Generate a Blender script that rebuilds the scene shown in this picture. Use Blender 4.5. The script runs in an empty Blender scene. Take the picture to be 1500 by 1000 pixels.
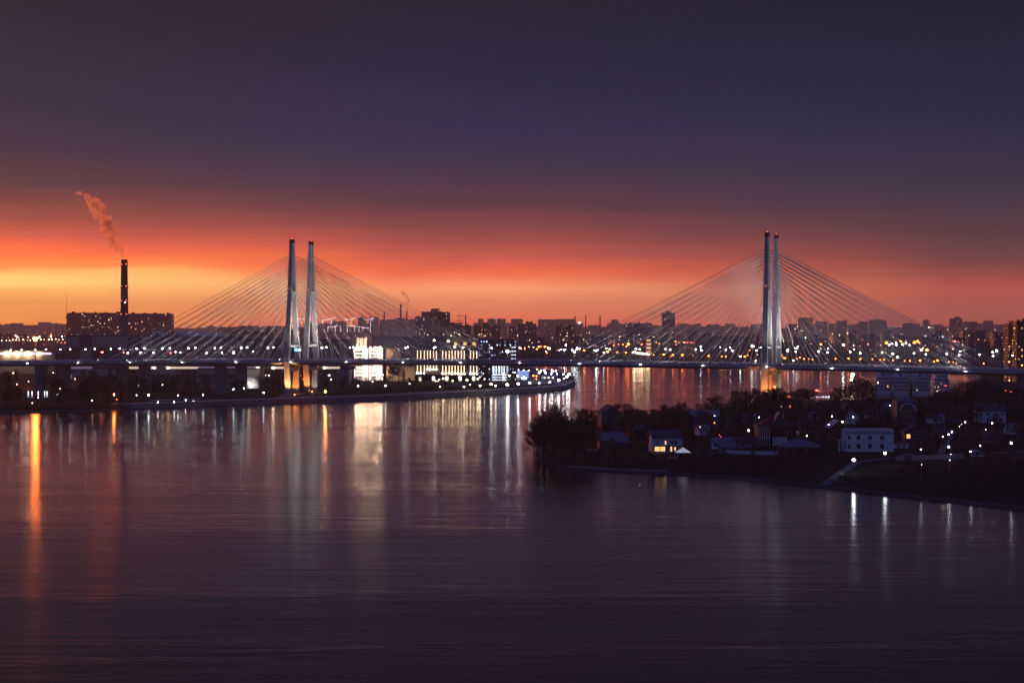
import bpy, math, random
import numpy as np
from mathutils import Vector, Matrix
random.seed(7)
S = bpy.context.scene
COL = S.collection
FAR = 2917.0           # focal length in pixels of the 1500 px wide photograph (70 mm on 36 mm)
HC = 57.4              # camera height above the water
HOR = 478.0
PITCH = math.atan((500 - HOR) / FAR)
R = math.radians
SKY_K = 1.0; SUN_E = 1.05; SUN_AZ = -29; HAZE = True; HAZE_D = 6.5e-5; WAVE = .11; WROUGH = .132; CABR = .18; SMOKE_D = .9; FL = 1.0; PYB = .5; PYT = .42; CABP = 26000

# ------------------------------------------------------------------ camera
cam = bpy.data.cameras.new("camera"); cam.lens = 70.0; cam.sensor_width = 36.0
cam.clip_start = 1.0; cam.clip_end = 120000.0
camo = bpy.data.objects.new("camera", cam); COL.objects.link(camo)
camo.location = (0, 0, HC); camo.rotation_euler = (math.pi/2 - PITCH, 0, 0)
S.camera = camo
S.view_settings.view_transform = 'Standard'; S.view_settings.look = 'None'
S.view_settings.exposure = 0.0; S.view_settings.gamma = 1.0
S.render.engine = 'CYCLES'
cy = S.cycles
cy.use_denoising = True
try: cy.denoiser = 'OPENIMAGEDENOISE'
except Exception: pass
cy.max_bounces = 5; cy.diffuse_bounces = 1; cy.glossy_bounces = 3; cy.transmission_bounces = 2
cy.volume_bounces = 2; cy.transparent_max_bounces = 6
cy.sample_clamp_indirect = 25.0
cy.caustics_reflective = False; cy.caustics_refractive = False

# ------------------------------------------------------------------ pixel <-> world
cp, sp = math.cos(PITCH), math.sin(PITCH)
def ray(px, py):
    u = (px - 750) / FAR; v = (500 - py) / FAR
    # camera looks along (0,cp,-sp), up is (0,sp,cp)
    return (u, cp + v*sp, -sp + v*cp)
def at_z(px, py, z=0.0):
    d = ray(px, py); k = (z - HC) / d[2]
    return (d[0]*k, d[1]*k)
def at_y(px, py, Y):
    d = ray(px, py); k = Y / d[1]
    return (d[0]*k, Y, HC + d[2]*k)
def to_px(x, y, z):
    dz = z - HC; f = y*cp - dz*sp; u = y*sp + dz*cp
    return 750 + FAR*x/f, 500 - FAR*u/f

# ------------------------------------------------------------------ the river outline
rp = []
for p in [(-500, 616), (0, 604), (100, 603), (200, 598), (300, 594), (400, 590.5), (460, 588.5), (550, 586), (620, 582), (700, 578),
          (760, 574.5), (800, 572), (826, 569.5), (838, 562), (837, 557), (818, 549), (785, 543.5), (765, 539), (757, 534.5),
          (1000, 534.3), (1250, 534.3), (1440, 536), (1436, 560), (1405, 580), (1330, 584), (1240, 587), (1130, 591), (1060, 597), (960, 607),
          (880, 613), (815, 622), (790, 642), (779, 665), (786, 676), (800, 681), (850, 689), (950, 694), (1050, 700), (1130, 707),
          (1210, 716), (1300, 727), (1400, 737), (1500, 748), (1700, 775)]:
    rp.append(at_z(*p))
rp += [(900, 560), (1500, 420), (1500, 40), (-1800, 40), (-1800, 1150)]
RP = np.array(rp)
def river_dist(X, Y):
    """signed distance to the river outline, positive on land"""
    X = np.asarray(X, float); Y = np.asarray(Y, float)
    best = np.full(X.shape, 1e18); inside = np.zeros(X.shape, bool)
    n = len(RP)
    for i in range(n):
        ax, ay = RP[i]; bx, by = RP[(i+1) % n]
        dx, dy = bx-ax, by-ay
        t = np.clip(((X-ax)*dx + (Y-ay)*dy) / (dx*dx+dy*dy), 0, 1)
        best = np.minimum(best, (X-ax-t*dx)**2 + (Y-ay-t*dy)**2)
        c = ((ay > Y) != (by > Y)) & (X < (bx-ax)*(Y-ay)/((by-ay) if by != ay else 1e-9) + ax)
        inside ^= c
    d = np.sqrt(best)
    return np.where(inside, -d, d)
def sm(t): t = np.clip(t, 0, 1); return t*t*(3-2*t)
def ground_np(X, Y):
    d = river_dist(X, Y)
    X = np.asarray(X, float); Y = np.asarray(Y, float)
    pen = sm((X/np.maximum(Y, 1) + 0.0) / 0.02) * (Y < 1750)           # the wooded peninsula on the right
    lf = 1 - pen
    h_left = np.clip(d*0.45, -4, 3.2)
    wob = 0.35*np.sin(X*0.051+Y*0.02)*np.sin(Y*0.043-X*0.01)
    h_pen = np.clip(d*0.13, -4, 1.3) + 4.4*sm((d-8)/85) + wob*sm((d-5)/30)
    return h_left*lf + h_pen*pen
def gz(x, y): return float(ground_np(np.array([x]), np.array([y]))[0])
def on_ground(px, py):
    z = 3.0
    for _ in range(8):
        x, y = at_z(px, py, z); z = 0.5*z + 0.5*max(0.0, gz(x, y))
    return x, y, gz(x, y)
def under_point(px, py, h):
    """ground point over which something H metres tall reaches the pixel px, py"""
    z = 3.0
    for _ in range(10):
        x, y = at_z(px, py, z + h); z = 0.5*z + 0.5*max(0.3, gz(x, y))
    return x, y, gz(x, y)

# ------------------------------------------------------------------ mesh builder
class MB:
    def __init__(s): s.v = []; s.f = []; s.m = []
    def add(s, vs, fs, mi=0):
        b = len(s.v); s.v += [tuple(v) for v in vs]; s.f += [tuple(b+i for i in f) for f in fs]; s.m += [mi]*len(fs)
        return s
    def box(s, x0, x1, y0, y1, z0, z1, mi=0):
        return s.add([(x0,y0,z0),(x1,y0,z0),(x1,y1,z0),(x0,y1,z0),(x0,y0,z1),(x1,y0,z1),(x1,y1,z1),(x0,y1,z1)],
              [(0,3,2,1),(4,5,6,7),(0,1,5,4),(1,2,6,5),(2,3,7,6),(3,0,4,7)], mi)
    def hexa(s, lo, hi, mi=0):
        """lo, hi: four points each, same winding"""
        return s.add(list(lo)+list(hi), [(0,3,2,1),(4,5,6,7),(0,1,5,4),(1,2,6,5),(2,3,7,6),(3,0,4,7)], mi)
    def tube(s, a, b, r0, r1=None, n=6, mi=0, cap=True):
        r1 = r0 if r1 is None else r1
        a = Vector(a); b = Vector(b); d = (b-a).normalized()
        u = d.orthogonal().normalized(); w = d.cross(u)
        vs = []
        for p, r in ((a, r0), (b, r1)):
            for k in range(n):
                t = 2*math.pi*k/n; vs.append(p + u*(r*math.cos(t)) + w*(r*math.sin(t)))
        fs = [(k, (k+1) % n, n+(k+1) % n, n+k) for k in range(n)]
        if cap: fs += [tuple(range(n-1, -1, -1)), tuple(range(n, 2*n))]
        return s.add(vs, fs, mi)
    def lathe(s, prof, n=12, c=(0,0), mi=0):
        vs = []
        for r, z in prof:
            for k in range(n):
                t = 2*math.pi*k/n; vs.append((c[0]+r*math.cos(t), c[1]+r*math.sin(t), z))
        fs = []
        for i in range(len(prof)-1):
            for k in range(n):
                fs.append((i*n+k, i*n+(k+1) % n, (i+1)*n+(k+1) % n, (i+1)*n+k))
        fs += [tuple(range(n-1, -1, -1)), tuple((len(prof)-1)*n+k for k in range(n))]
        return s.add(vs, fs, mi)
    def ball(s, c, r, mi=0, sz=1.0):
        t = (1+5**.5)/2; k = r/math.sqrt(1+t*t)
        v = [(-1,t,0),(1,t,0),(-1,-t,0),(1,-t,0),(0,-1,t),(0,1,t),(0,-1,-t),(0,1,-t),(t,0,-1),(t,0,1),(-t,0,-1),(-t,0,1)]
        f = [(0,11,5),(0,5,1),(0,1,7),(0,7,10),(0,10,11),(1,5,9),(5,11,4),(11,10,2),(10,7,6),(7,1,8),(3,9,4),(3,4,2),(3,2,6),(3,6,8),(3,8,9),(4,9,5),(2,4,11),(6,2,10),(8,6,7),(9,8,1)]
        return s.add([(c[0]+a*k, c[1]+b*k, c[2]+d*k*sz) for a,b,d in v], f, mi)
    def mesh(s, name, mats, smooth=False):
        me = bpy.data.meshes.new(name); me.from_pydata(s.v, [], s.f)
        for m in (mats if isinstance(mats, (list, tuple)) else [mats]): me.materials.append(m)
        if any(s.m): me.polygons.foreach_set('material_index', s.m)
        if smooth: me.polygons.foreach_set('use_smooth', [True]*len(s.f))
        me.update(); return me
    def build(s, name, mats, parent=None, smooth=False, loc=None, rz=None):
        return link(name, s.mesh(name, mats, smooth), parent, loc, rz)
def link(name, me, parent=None, loc=None, rz=None):
    o = bpy.data.objects.new(name, me); COL.objects.link(o)
    if parent is not None: o.parent = parent
    if loc is not None: o.location = loc
    if rz is not None: o.rotation_euler = (0, 0, rz)
    return o
def tag(o, label=None, cat=None, group=None, kind=None):
    if label: o['label'] = label
    if cat: o['category'] = cat
    if group: o['group'] = group
    if kind: o['kind'] = kind
    return o
def empty(name, loc, rz=0.0, label=None, cat=None, group=None, sc=1.0):
    o = bpy.data.objects.new(name, None); COL.objects.link(o)
    o.empty_display_size = 0.5
    o.location = loc; o.rotation_euler = (0, 0, rz); o.scale = (sc, sc, sc)
    return tag(o, label, cat, group)
KIDS = {}
def copy_tree(o, loc, rz=0.0, sc=1.0, kids=None):
    c = o.copy(); COL.objects.link(c); c.location = loc; c.rotation_euler = (0, 0, rz)
    c.scale = (sc, sc, sc) if not isinstance(sc, tuple) else sc
    for ch in kids:
        d = ch[0].copy(); COL.objects.link(d); d.parent = c
        for g in ch[1]:
            e = g.copy(); COL.objects.link(e); e.parent = d
    return c
ORD = ["first","second","third","fourth","fifth","sixth","seventh","eighth","ninth","tenth","eleventh","twelfth","thirteenth","fourteenth",
       "fifteenth","sixteenth","seventeenth","eighteenth","nineteenth","twentieth","twenty-first","twenty-second","twenty-third","twenty-fourth",
       "twenty-fifth","twenty-sixth","twenty-seventh","twenty-eighth","twenty-ninth","thirtieth","thirty-first","thirty-second","thirty-third",
       "thirty-fourth","thirty-fifth","thirty-sixth","thirty-seventh","thirty-eighth","thirty-ninth","fortieth"]
def label_rows(objs, group=None):
    """objs: list of (object, adjective noun, zone phrase). Each gets its place in its own row, counted from the left."""
    rows = {}
    for o, noun, zone in objs: rows.setdefault((noun, zone), []).append(o)
    for (noun, zone), os_ in rows.items():
        os_.sort(key=lambda o: to_px(*o.location)[0])
        for i, o in enumerate(os_):
            if len(os_) == 1: o['label'] = f"{noun} {zone}"
            else: o['label'] = f"{ORD[i]} {noun} from the left {zone}"
            if group: o['group'] = group

# ------------------------------------------------------------------ materials
def lin(h):
    h = h.lstrip('#'); out = []
    for i in (0, 2, 4):
        c = int(h[i:i+2], 16)/255; out.append(c/12.92 if c <= .04045 else ((c+.055)/1.055)**2.4)
    return tuple(out)
class NT:
    def __init__(s, tree): s.t = tree; s.n = tree.nodes; s.l = tree.links
    def node(s, t, **k):
        n = s.n.new(t)
        for a, b in k.items(): setattr(n, a, b)
        return n
    def put(s, sock, v):
        if hasattr(v, 'is_output') or hasattr(v, 'links'): s.l.new(v, sock)
        else: sock.default_value = v
    def math(s, op, a, b=None, c=None, clamp=False):
        n = s.node('ShaderNodeMath', operation=op, use_clamp=clamp)
        s.put(n.inputs[0], a)
        if b is not None: s.put(n.inputs[1], b)
        if c is not None: s.put(n.inputs[2], c)
        return n.outputs[0]
    def mix(s, fac, a, b, blend='MIX'):
        n = s.node('ShaderNodeMix', data_type='RGBA', blend_type=blend)
        s.put(n.inputs[0], fac)
        s.put(n.inputs[6], a if not isinstance(a, tuple) else tuple(a)[:3]+(1,))
        s.put(n.inputs[7], b if not isinstance(b, tuple) else tuple(b)[:3]+(1,))
        return n.outputs[2]
    def noise(s, vec, scale, detail=3, rough=.5, dim='3D'):
        n = s.node('ShaderNodeTexNoise', noise_dimensions=dim)
        if vec is not None: s.l.new(vec, n.inputs['Vector'])
        n.inputs['Scale'].default_value = scale; n.inputs['Detail'].default_value = detail; n.inputs['Roughness'].default_value = rough
        return n.outputs[0]
    def ramp(s, fac, stops, interp='LINEAR'):
        n = s.node('ShaderNodeValToRGB'); s.put(n.inputs[0], fac); e = n.color_ramp
        e.interpolation = interp
        while len(e.elements) < len(stops): e.elements.new(0.5)
        for el, (p, c) in zip(e.elements, stops):
            el.position = p; el.color = tuple(c)[:3]+(1,)
        return n.outputs[0]
    def comb(s, x, y, z):
        n = s.node('ShaderNodeCombineXYZ'); s.put(n.inputs[0], x); s.put(n.inputs[1], y); s.put(n.inputs[2], z); return n.outputs[0]
    def sep(s, v):
        n = s.node('ShaderNodeSeparateXYZ'); s.l.new(v, n.inputs[0]); return n.outputs
def new_mat(name):
    m = bpy.data.materials.new(name); m.use_nodes = True
    nt = NT(m.node_tree); b = m.node_tree.nodes['Principled BSDF']
    return m, nt, b
def mat_plain(name, col, rough=.7, var=.25, scale=.3, metal=0.0, spec=.3, bump=0.0):
    m, nt, b = new_mat(name)
    tc = nt.node('ShaderNodeTexCoord').outputs['Object']
    n = nt.noise(tc, scale, 4, .6)
    lo = tuple(c*(1-var) for c in col); hi = tuple(min(1, c*(1+var)) for c in col)
    nt.l.new(nt.ramp(n, [(.3, lo), (.7, hi)]), b.inputs['Base Color'])
    b.inputs['Roughness'].default_value = rough; b.inputs['Metallic'].default_value = metal
    b.inputs['Specular IOR Level'].default_value = spec
    if bump:
        bn = nt.node('ShaderNodeBump'); bn.inputs['Strength'].default_value = bump; bn.inputs['Distance'].default_value = .3
        nt.l.new(nt.noise(tc, scale*4, 4, .6), bn.inputs['Height']); nt.l.new(bn.outputs[0], b.inputs['Normal'])
    return m
def mat_emit(name, col, strength, sample=True):
    m, nt, b = new_mat(name)
    b.inputs['Base Color'].default_value = (.6, .6, .6, 1)
    b.inputs['Emission Color'].default_value = tuple(col)+(1,)
    b.inputs['Emission Strength'].default_value = strength
    if not sample:
        try: m.cycles.emission_sampling = 'NONE'
        except Exception: pass
    return m
def mat_facade(name, wall, floor_h=3.0, bay=3.2, lit=.12, cols=((1,.62,.3),(1,.8,.55),(1,.5,.2)), strength=3.0, ww=.42, wh=.45, glass=(.03,.035,.05), band=0.0):
    """wall with rows of windows, a share of them lit; follows the object's own faces"""
    m, nt, b = new_mat(name)
    tc = nt.node('ShaderNodeTexCoord'); o = nt.sep(tc.outputs['Object']); nn = nt.sep(tc.outputs['Normal'])
    ax = nt.math('ABSOLUTE', nn[0]); ay = nt.math('ABSOLUTE', nn[1]); az = nt.math('ABSOLUTE', nn[2])
    onx = nt.math('GREATER_THAN', ax, ay)
    u = nt.math('ADD', nt.math('MULTIPLY', o[1], onx), nt.math('MULTIPLY', o[0], nt.math('SUBTRACT', 1.0, onx)))
    u = nt.math('DIVIDE', nt.math('ADD', u, 1000.0), bay); v = nt.math('DIVIDE', nt.math('ADD', o[2], 0.0), floor_h)
    cu = nt.math('FLOOR', u); cv = nt.math('FLOOR', v); fu = nt.math('FRACT', u); fv = nt.math('FRACT', v)
    rnd = nt.node('ShaderNodeObjectInfo').outputs['Random']
    wn = nt.node('ShaderNodeTexWhiteNoise', noise_dimensions='4D')
    nt.l.new(nt.comb(cu, cv, nt.math('MULTIPLY', onx, 7.0)), wn.inputs['Vector']); nt.l.new(nt.math('MULTIPLY', rnd, 50.0), wn.inputs['W'])
    inu = nt.math('LESS_THAN', nt.math('ABSOLUTE', nt.math('SUBTRACT', fu, .5)), ww/2)
    inv = nt.math('LESS_THAN', nt.math('ABSOLUTE', nt.math('SUBTRACT', fv, .5)), wh/2)
    win = nt.math('MULTIPLY', nt.math('MULTIPLY', inu, inv), nt.math('LESS_THAN', az, .5))
    litm = nt.math('MULTIPLY', win, nt.math('LESS_THAN', wn.outputs[0], lit))
    nz = nt.noise(tc.outputs['Object'], .12, 4, .6)
    wc = nt.ramp(nz, [(.3, tuple(c*.8 for c in wall)), (.7, tuple(min(1, c*1.15) for c in wall))])
    if band:
        bm = nt.math('LESS_THAN', fv, .12); wc = nt.mix(nt.math('MULTIPLY', bm, band), wc, tuple(c*.35 for c in wall))
    nt.l.new(nt.mix(win, wc, glass), b.inputs['Base Color'])
    nt.l.new(nt.math('SUBTRACT', .8, nt.math('MULTIPLY', win, .6)), b.inputs['Roughness'])
    b.inputs['Specular IOR Level'].default_value = .3
    c3 = nt.node('ShaderNodeSeparateColor'); nt.l.new(wn.outputs['Color'], c3.inputs[0])
    n = len(cols); ec = nt.ramp(c3.outputs[1], [(i/n, c) for i, c in enumerate(cols)], 'CONSTANT')
    nt.l.new(ec, b.inputs['Emission Color'])
    st = nt.math('MULTIPLY', litm, nt.math('MULTIPLY', strength, nt.math('ADD', .25, nt.math('MULTIPLY', nt.math('POWER', c3.outputs[2], 2.0), 2.0))))
    nt.l.new(st, b.inputs['Emission Strength'])
    try: m.cycles.emission_sampling = 'NONE'
    except Exception: pass
    return m

M = {}
M['concrete'] = mat_plain('pale_concrete', (.46,.45,.44), .75, .12, .15, bump=.05)
M['deckside'] = mat_plain('deck_concrete', (.58,.59,.62), .7, .1, .08)
M['steel'] = mat_plain('grey_steel', (.25,.26,.28), .5, .1, 1, .5)
M['dark'] = mat_plain('dark_metal', (.05,.05,.06), .6, .2, 1)
M['cable'] = mat_plain('white_cable', (.5,.48,.49), .4, .05, 1)
M['asphalt'] = mat_plain('asphalt', (.05,.05,.055), .85, .2, .5)
M['granite'] = mat_plain('granite', (.22,.22,.24), .75, .25, .4, bump=.2)
M['paving'] = mat_plain('paving', (.3,.3,.31), .8, .15, .3)
M['bark'] = mat_plain('bark', (.05,.04,.032), .9, .3, 3)
M['leaf'] = mat_plain('leaves', (.045,.06,.028), .7, .45, .25)
M['leaf2'] = mat_plain('olive_leaves', (.075,.07,.035), .7, .45, .25)
M['leaf3'] = mat_plain('evergreen_needles', (.028,.045,.03), .7, .35, .25)
M['cap'] = mat_plain('dark_red_cap', (.12,.03,.025), .6, .2, 1)
M['rail'] = mat_plain('pale_railing_paint', (.6,.62,.64), .5, .06, 1)
M['wetstone'] = mat_plain('wet_stone', (.07,.07,.075), .7, .35, .8)
M['l_roof'] = mat_emit('added_roof_light', (1,.62,.38), 480)
M['redlamp'] = mat_emit('red_beacon', (1,.12,.08), 6)
M['l_white'] = mat_emit('cool_white_light', (.9,.95,1.0), 42)
M['l_warm'] = mat_emit('warm_white_light', (1,.7,.4), 38)
M['l_orange'] = mat_emit('sodium_light', (1,.17,.02), 28)
M['l_red'] = mat_emit('red_light', (1,.1,.06), 20)
M['l_cyan'] = mat_emit('green_white_light', (.72,1,.98), 40)
M['l_big'] = mat_emit('stadium_white_light', (.92,.96,1), 38)
M['l_bigo'] = mat_emit('strong_sodium_light', (1,.17,.015), 380)
# ------------------------------------------------------------------ sky
w = bpy.data.worlds.new("World"); S.world = w; w.use_nodes = True
nt = NT(w.node_tree); bg = w.node_tree.nodes['Background']; outw = w.node_tree.nodes['World Output']
d = nt.sep(nt.node('ShaderNodeTexCoord').outputs['Generated'])
hyp = nt.math('SQRT', nt.math('ADD', nt.math('MULTIPLY', d[0], d[0]), nt.math('MULTIPLY', d[1], d[1])))
az = nt.math('DIVIDE', d[0], nt.math('MAXIMUM', hyp, 1e-4))
el = nt.math('DIVIDE', d[2], nt.math('MAXIMUM', hyp, 1e-4))
# long thin cloud streaks low over the horizon and broad soft banks higher up
v1 = nt.comb(nt.math('MULTIPLY', az, 5.0), d[1], nt.math('MULTIPLY', el, 130.0))
v2 = nt.comb(nt.math('MULTIPLY', az, 4.0), d[1], nt.math('MULTIPLY', el, 22.0))
n1 = nt.math('SUBTRACT', nt.noise(v1, 1.0, 5, .6), .5); n2 = nt.math('SUBTRACT', nt.noise(v2, 1.0, 4, .55), .5)
eo = nt.math('ADD', el, nt.math('ADD', nt.math('MULTIPLY', n1, .005), nt.math('MULTIPLY', n2, .026)))
# pull the bands down towards the right, as the cloud deck does
f = nt.math('DIVIDE', nt.math('MAXIMUM', eo, 0.0), .2, clamp=True)
def cool(y):
    t = max(0.0, min(1.0, (330-y)/160.0)); return (1-.76*t, 1-.22*t, 1+.34*t)
def boost(y):
    return 1.0 + 0.8*max(0.0, min(1.0, (y-300)/130.0)) - 0.62*max(0.0, min(1.0, (300-y)/260))
def stops(rows, k=1.0, bb=1.0):
    return [(min(1, max(0, (HOR-y)/FAR/.2)), tuple(c*kk for c, kk in zip(lin(h), tuple(k*(1+(boost(y)-1)*(bb if y > 300 else 1))*q for q in cool(y))))) for y, h in rows]
LEFT = stops([(478,'ff9648'),(455,'ff9f4a'),(432,'ffb45a'),(418,'ffcb70'),(403,'ffc468'),(392,'ff8a44'),(374,'fb683c'),(350,'cf5344'),(318,'96443f'),(275,'5c303e'),(228,'3a2440'),(150,'241f44'),(60,'1c1c42'),(-60,'13152f'),(-105,'0d0f26')], SKY_K)
MID  = stops([(478,'f26a48'),(462,'f98258'),(440,'fb9464'),(415,'fb9c6a'),(404,'f78458'),(388,'e8633e'),(366,'b74e44'),(338,'833e42'),(300,'583042'),(250,'3f2a49'),(190,'30284b'),(120,'26264b'),(40,'1f2449'),(-60,'151936'),(-105,'0f1228')], SKY_K, .72)
RIGHT= stops([(478,'b85a4c'),(460,'c06050'),(440,'c4604e'),(424,'bf5846'),(410,'a84c40'),(395,'85423e'),(375,'663a3e'),(345,'50333f'),(310,'423040'),(250,'352c44'),(190,'2c2a45'),(120,'242843'),(40,'1f2542'),(-60,'151930'),(-105,'0f1226')], SKY_K, .5)
a_, b_, c_ = nt.ramp(f, LEFT), nt.ramp(f, MID), nt.ramp(f, RIGHT)
tl = nt.math('DIVIDE', nt.math('ADD', az, .25), .19, clamp=True)     # 0 at the left, 1 at the middle
tr = nt.math('DIVIDE', nt.math('SUBTRACT', az, .0), .215, clamp=True)
tl = nt.math('SMOOTH_MIN', tl, 1.0, .05); 
colr = nt.mix(tr, nt.mix(tl, a_, b_), c_)
# away from the afterglow the sky is a plain blue dusk
back = nt.ramp(nt.math('ADD', el, .02, clamp=True), [(0, lin('343e6c')), (.3, lin('303f76')), (1, lin('28366a'))])
side = nt.math('DIVIDE', nt.math('SUBTRACT', nt.math('ABSOLUTE', nt.math('ADD', az, .12)), .42), .45, clamp=True)
isback = nt.math('LESS_THAN', d[1], 0.0)
side = nt.math('MAXIMUM', side, isback)
colr = nt.mix(side, colr, back)
colr = nt.mix(1.0, colr, nt.comb(*[nt.math('ADD', 1.0, nt.math('MULTIPLY', n2, .5))]*3), 'MULTIPLY')
nt.l.new(colr, bg.inputs['Color']); bg.inputs['Strength'].default_value = 1.0
sky = nt.node('ShaderNodeTexSky', sky_type='NISHITA'); sky.sun_disc = False
sky.sun_elevation = R(2.2); sky.sun_rotation = R(SUN_AZ)
b2 = nt.node('ShaderNodeBackground'); nt.l.new(sky.outputs[0], b2.inputs[0]); b2.inputs[1].default_value = .004
ad = nt.node('ShaderNodeAddShader'); nt.l.new(bg.outputs[0], ad.inputs[0]); nt.l.new(b2.outputs[0], ad.inputs[1])
nt.l.new(ad.outputs[0], outw.inputs['Surface'])
sun = bpy.data.lights.new("sun", 'SUN'); sun.energy = SUN_E; sun.angle = R(4); sun.color = (1, .27, .11)
so = bpy.data.objects.new("sun", sun); COL.objects.link(so)
sd = Vector((math.sin(R(SUN_AZ))*math.cos(R(2.2)), math.cos(R(SUN_AZ))*math.cos(R(2.2)), math.sin(R(2.2))))
so.rotation_euler = sd.to_track_quat('Z', 'Y').to_euler()

# ------------------------------------------------------------------ haze
if HAZE:
    mb = MB().box(-9000, 9000, -60, 13500, -6, 236)
    m, nt, b = new_mat('haze_air'); nt.n.remove(b)
    pv = nt.node('ShaderNodeVolumePrincipled'); pv.inputs['Density'].default_value = HAZE_D; pv.inputs['Anisotropy'].default_value = .3
    pv.inputs['Color'].default_value = (.98,.93,.9,1)
    nt.l.new(pv.outputs[0], m.node_tree.nodes['Material Output'].inputs['Volume'])
    tag(mb.build('haze', m), 'thin dusk haze over river and city', 'haze', kind='stuff')

# ------------------------------------------------------------------ ground and water
def spread(a, lo, hi, b, step, g=1.25):
    out = list(np.arange(lo, hi+.1, step)); s_ = step
    while out[-1] < b: s_ *= g; out.append(out[-1]+s_)
    s_ = step
    while out[0] > a: s_ *= g; out.insert(0, out[0]-s_)
    return np.array(out)
xs = spread(-40000, -560, 560, 40000, 8); ys = spread(-3000, 590, 2300, 45000, 8)
GX, GY = np.meshgrid(xs, ys); GZ = ground_np(GX, GY)
GZ = np.where(GY > 3600, np.maximum(GZ, 3.0), GZ)
nx, ny = len(xs), len(ys)
me = bpy.data.meshes.new('ground')
co = np.stack([GX, GY, GZ], -1).reshape(-1, 3)
idx = np.arange(nx*ny).reshape(ny, nx)
q = np.stack([idx[:-1,:-1], idx[:-1,1:], idx[1:,1:], idx[1:,:-1]], -1).reshape(-1, 4)
keep = GZ.reshape(-1)[q].max(1) > -3.9
q = q[keep]
me.vertices.add(len(co)); me.vertices.foreach_set('co', co.ravel())
me.loops.add(q.size); me.loops.foreach_set('vertex_index', q.ravel())
me.polygons.add(len(q)); me.polygons.foreach_set('loop_start', np.arange(0, q.size, 4)); me.polygons.foreach_set('loop_total', np.full(len(q), 4))
me.polygons.foreach_set('use_smooth', [True]*len(q))
me.update(calc_edges=True); me.validate()
m, nt, b = new_mat('grass_and_soil')
tc = nt.node('ShaderNodeTexCoord').outputs['Object']
n = nt.noise(tc, .02, 6, .65); n3 = nt.noise(tc, .4, 4, .7)
c = nt.ramp(n, [(.3, (.012,.016,.008)), (.5, (.026,.028,.014)), (.62, (.042,.036,.028)), (.75, (.018,.022,.012))])
c = nt.mix(nt.math('MULTIPLY', n3, .6), c, (.05,.05,.035))
zz = nt.sep(tc)[2]; stone = nt.math('LESS_THAN', nt.math('ADD', zz, nt.math('MULTIPLY', n3, 1.0)), 1.25)
c = nt.mix(stone, c, (.1,.1,.1))
nt.l.new(c, b.inputs['Base Color']); b.inputs['Roughness'].default_value = .95; b.inputs['Specular IOR Level'].default_value = .1
bn = nt.node('ShaderNodeBump'); bn.inputs['Distance'].default_value = .6; bn.inputs['Strength'].default_value = .85
nt.l.new(n3, bn.inputs['Height']); nt.l.new(bn.outputs[0], b.inputs['Normal'])
me.materials.append(m)
tag(link('ground', me), 'dark grassy ground of both banks reaching to the horizon', 'ground', kind='structure')

m, nt, b = new_mat('river_water')
geo = nt.node('ShaderNodeNewGeometry').outputs['Position']
p = nt.sep(geo)
def wv(sx, sy): return nt.comb(nt.math('MULTIPLY', p[0], sx), nt.math('MULTIPLY', p[1], sy), 0.0)
big = nt.noise(wv(.004, .014), 1, 4, .6)          # wind patches
mid = nt.noise(wv(.035, .16), 1, 4, .6)
fine = nt.noise(wv(.25, .75), 1, 3, .6)
slick = nt.noise(wv(.0022, .011), 1, 5, .62)
slick = nt.math('ADD', .12, nt.math('MULTIPLY', nt.math('SUBTRACT', slick, .38), 4.5, clamp=True))
h = nt.math('MULTIPLY', nt.math('ADD', nt.math('MULTIPLY', mid, 1.5), nt.math('MULTIPLY', fine, .16)), slick)
bn = nt.node('ShaderNodeBump'); bn.inputs['Strength'].default_value = 1.0; bn.inputs['Distance'].default_value = WAVE
nt.l.new(h, bn.inputs['Height']); nt.l.new(bn.outputs[0], b.inputs['Normal'])
b.inputs['Base Color'].default_value = (.007,.014,.038,1)
nt.l.new(nt.math('ADD', WROUGH, nt.math('MULTIPLY', nt.math('SUBTRACT', big, .5), .12)), b.inputs['Roughness'])
b.inputs['IOR'].default_value = 1.333; b.inputs['Specular IOR Level'].default_value = .75
wx = spread(-40000, -800, 800, 40000, 200, 1.6); wy = spread(-3000, 0, 3600, 44000, 200, 1.6)
mb = MB(); X, Y = np.meshgrid(wx, wy); mb.v = [(float(a), float(c_), 0.0) for a, c_ in zip(X.ravel(), Y.ravel())]
k = len(wx)
mb.f = [(j*k+i, j*k+i+1, (j+1)*k+i+1, (j+1)*k+i) for j in range(len(wy)-1) for i in range(k-1)]; mb.m = [0]*len(mb.f)
tag(mb.build('water', m), 'wide calm river mirroring the sunset and city lights', 'river', kind='structure')

# ------------------------------------------------------------------ the twin cable-stayed bridges
TH = R(17.9); U = Vector((math.cos(TH), -math.sin(TH), 0)); T = Vector((math.sin(TH), math.cos(TH), 0))
PL = Vector((-167.7, 1588.0, 0)) - T*18.5; SPAN = 378.0
def dz(s): return 30.8 - 2.4e-5*(s-110)**2
def bp(s, t, z, off=0.0): return PL + U*s + T*(t+off) + Vector((0, 0, z))
SEG = list(range(-640, 961, 20))
def sweep(mb, prof, off, closed=True, mi=0, seg=SEG):
    """prof: list of (t, dz) swept along the deck curve"""
    n = len(prof); vs = []
    for s in seg:
        for t, z in prof: vs.append(bp(s, t, dz(s)+z, off))
    fs = []
    for i in range(len(seg)-1):
        for k in range(n if closed else n-1):
            a = i*n+k; b_ = i*n+(k+1) % n
            fs.append((a, a+n, b_+n, b_))
    if closed: fs += [tuple(range(n)), tuple((len(seg)-1)*n+k for k in range(n-1, -1, -1))]
    mb.add(vs, fs, mi)
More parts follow.
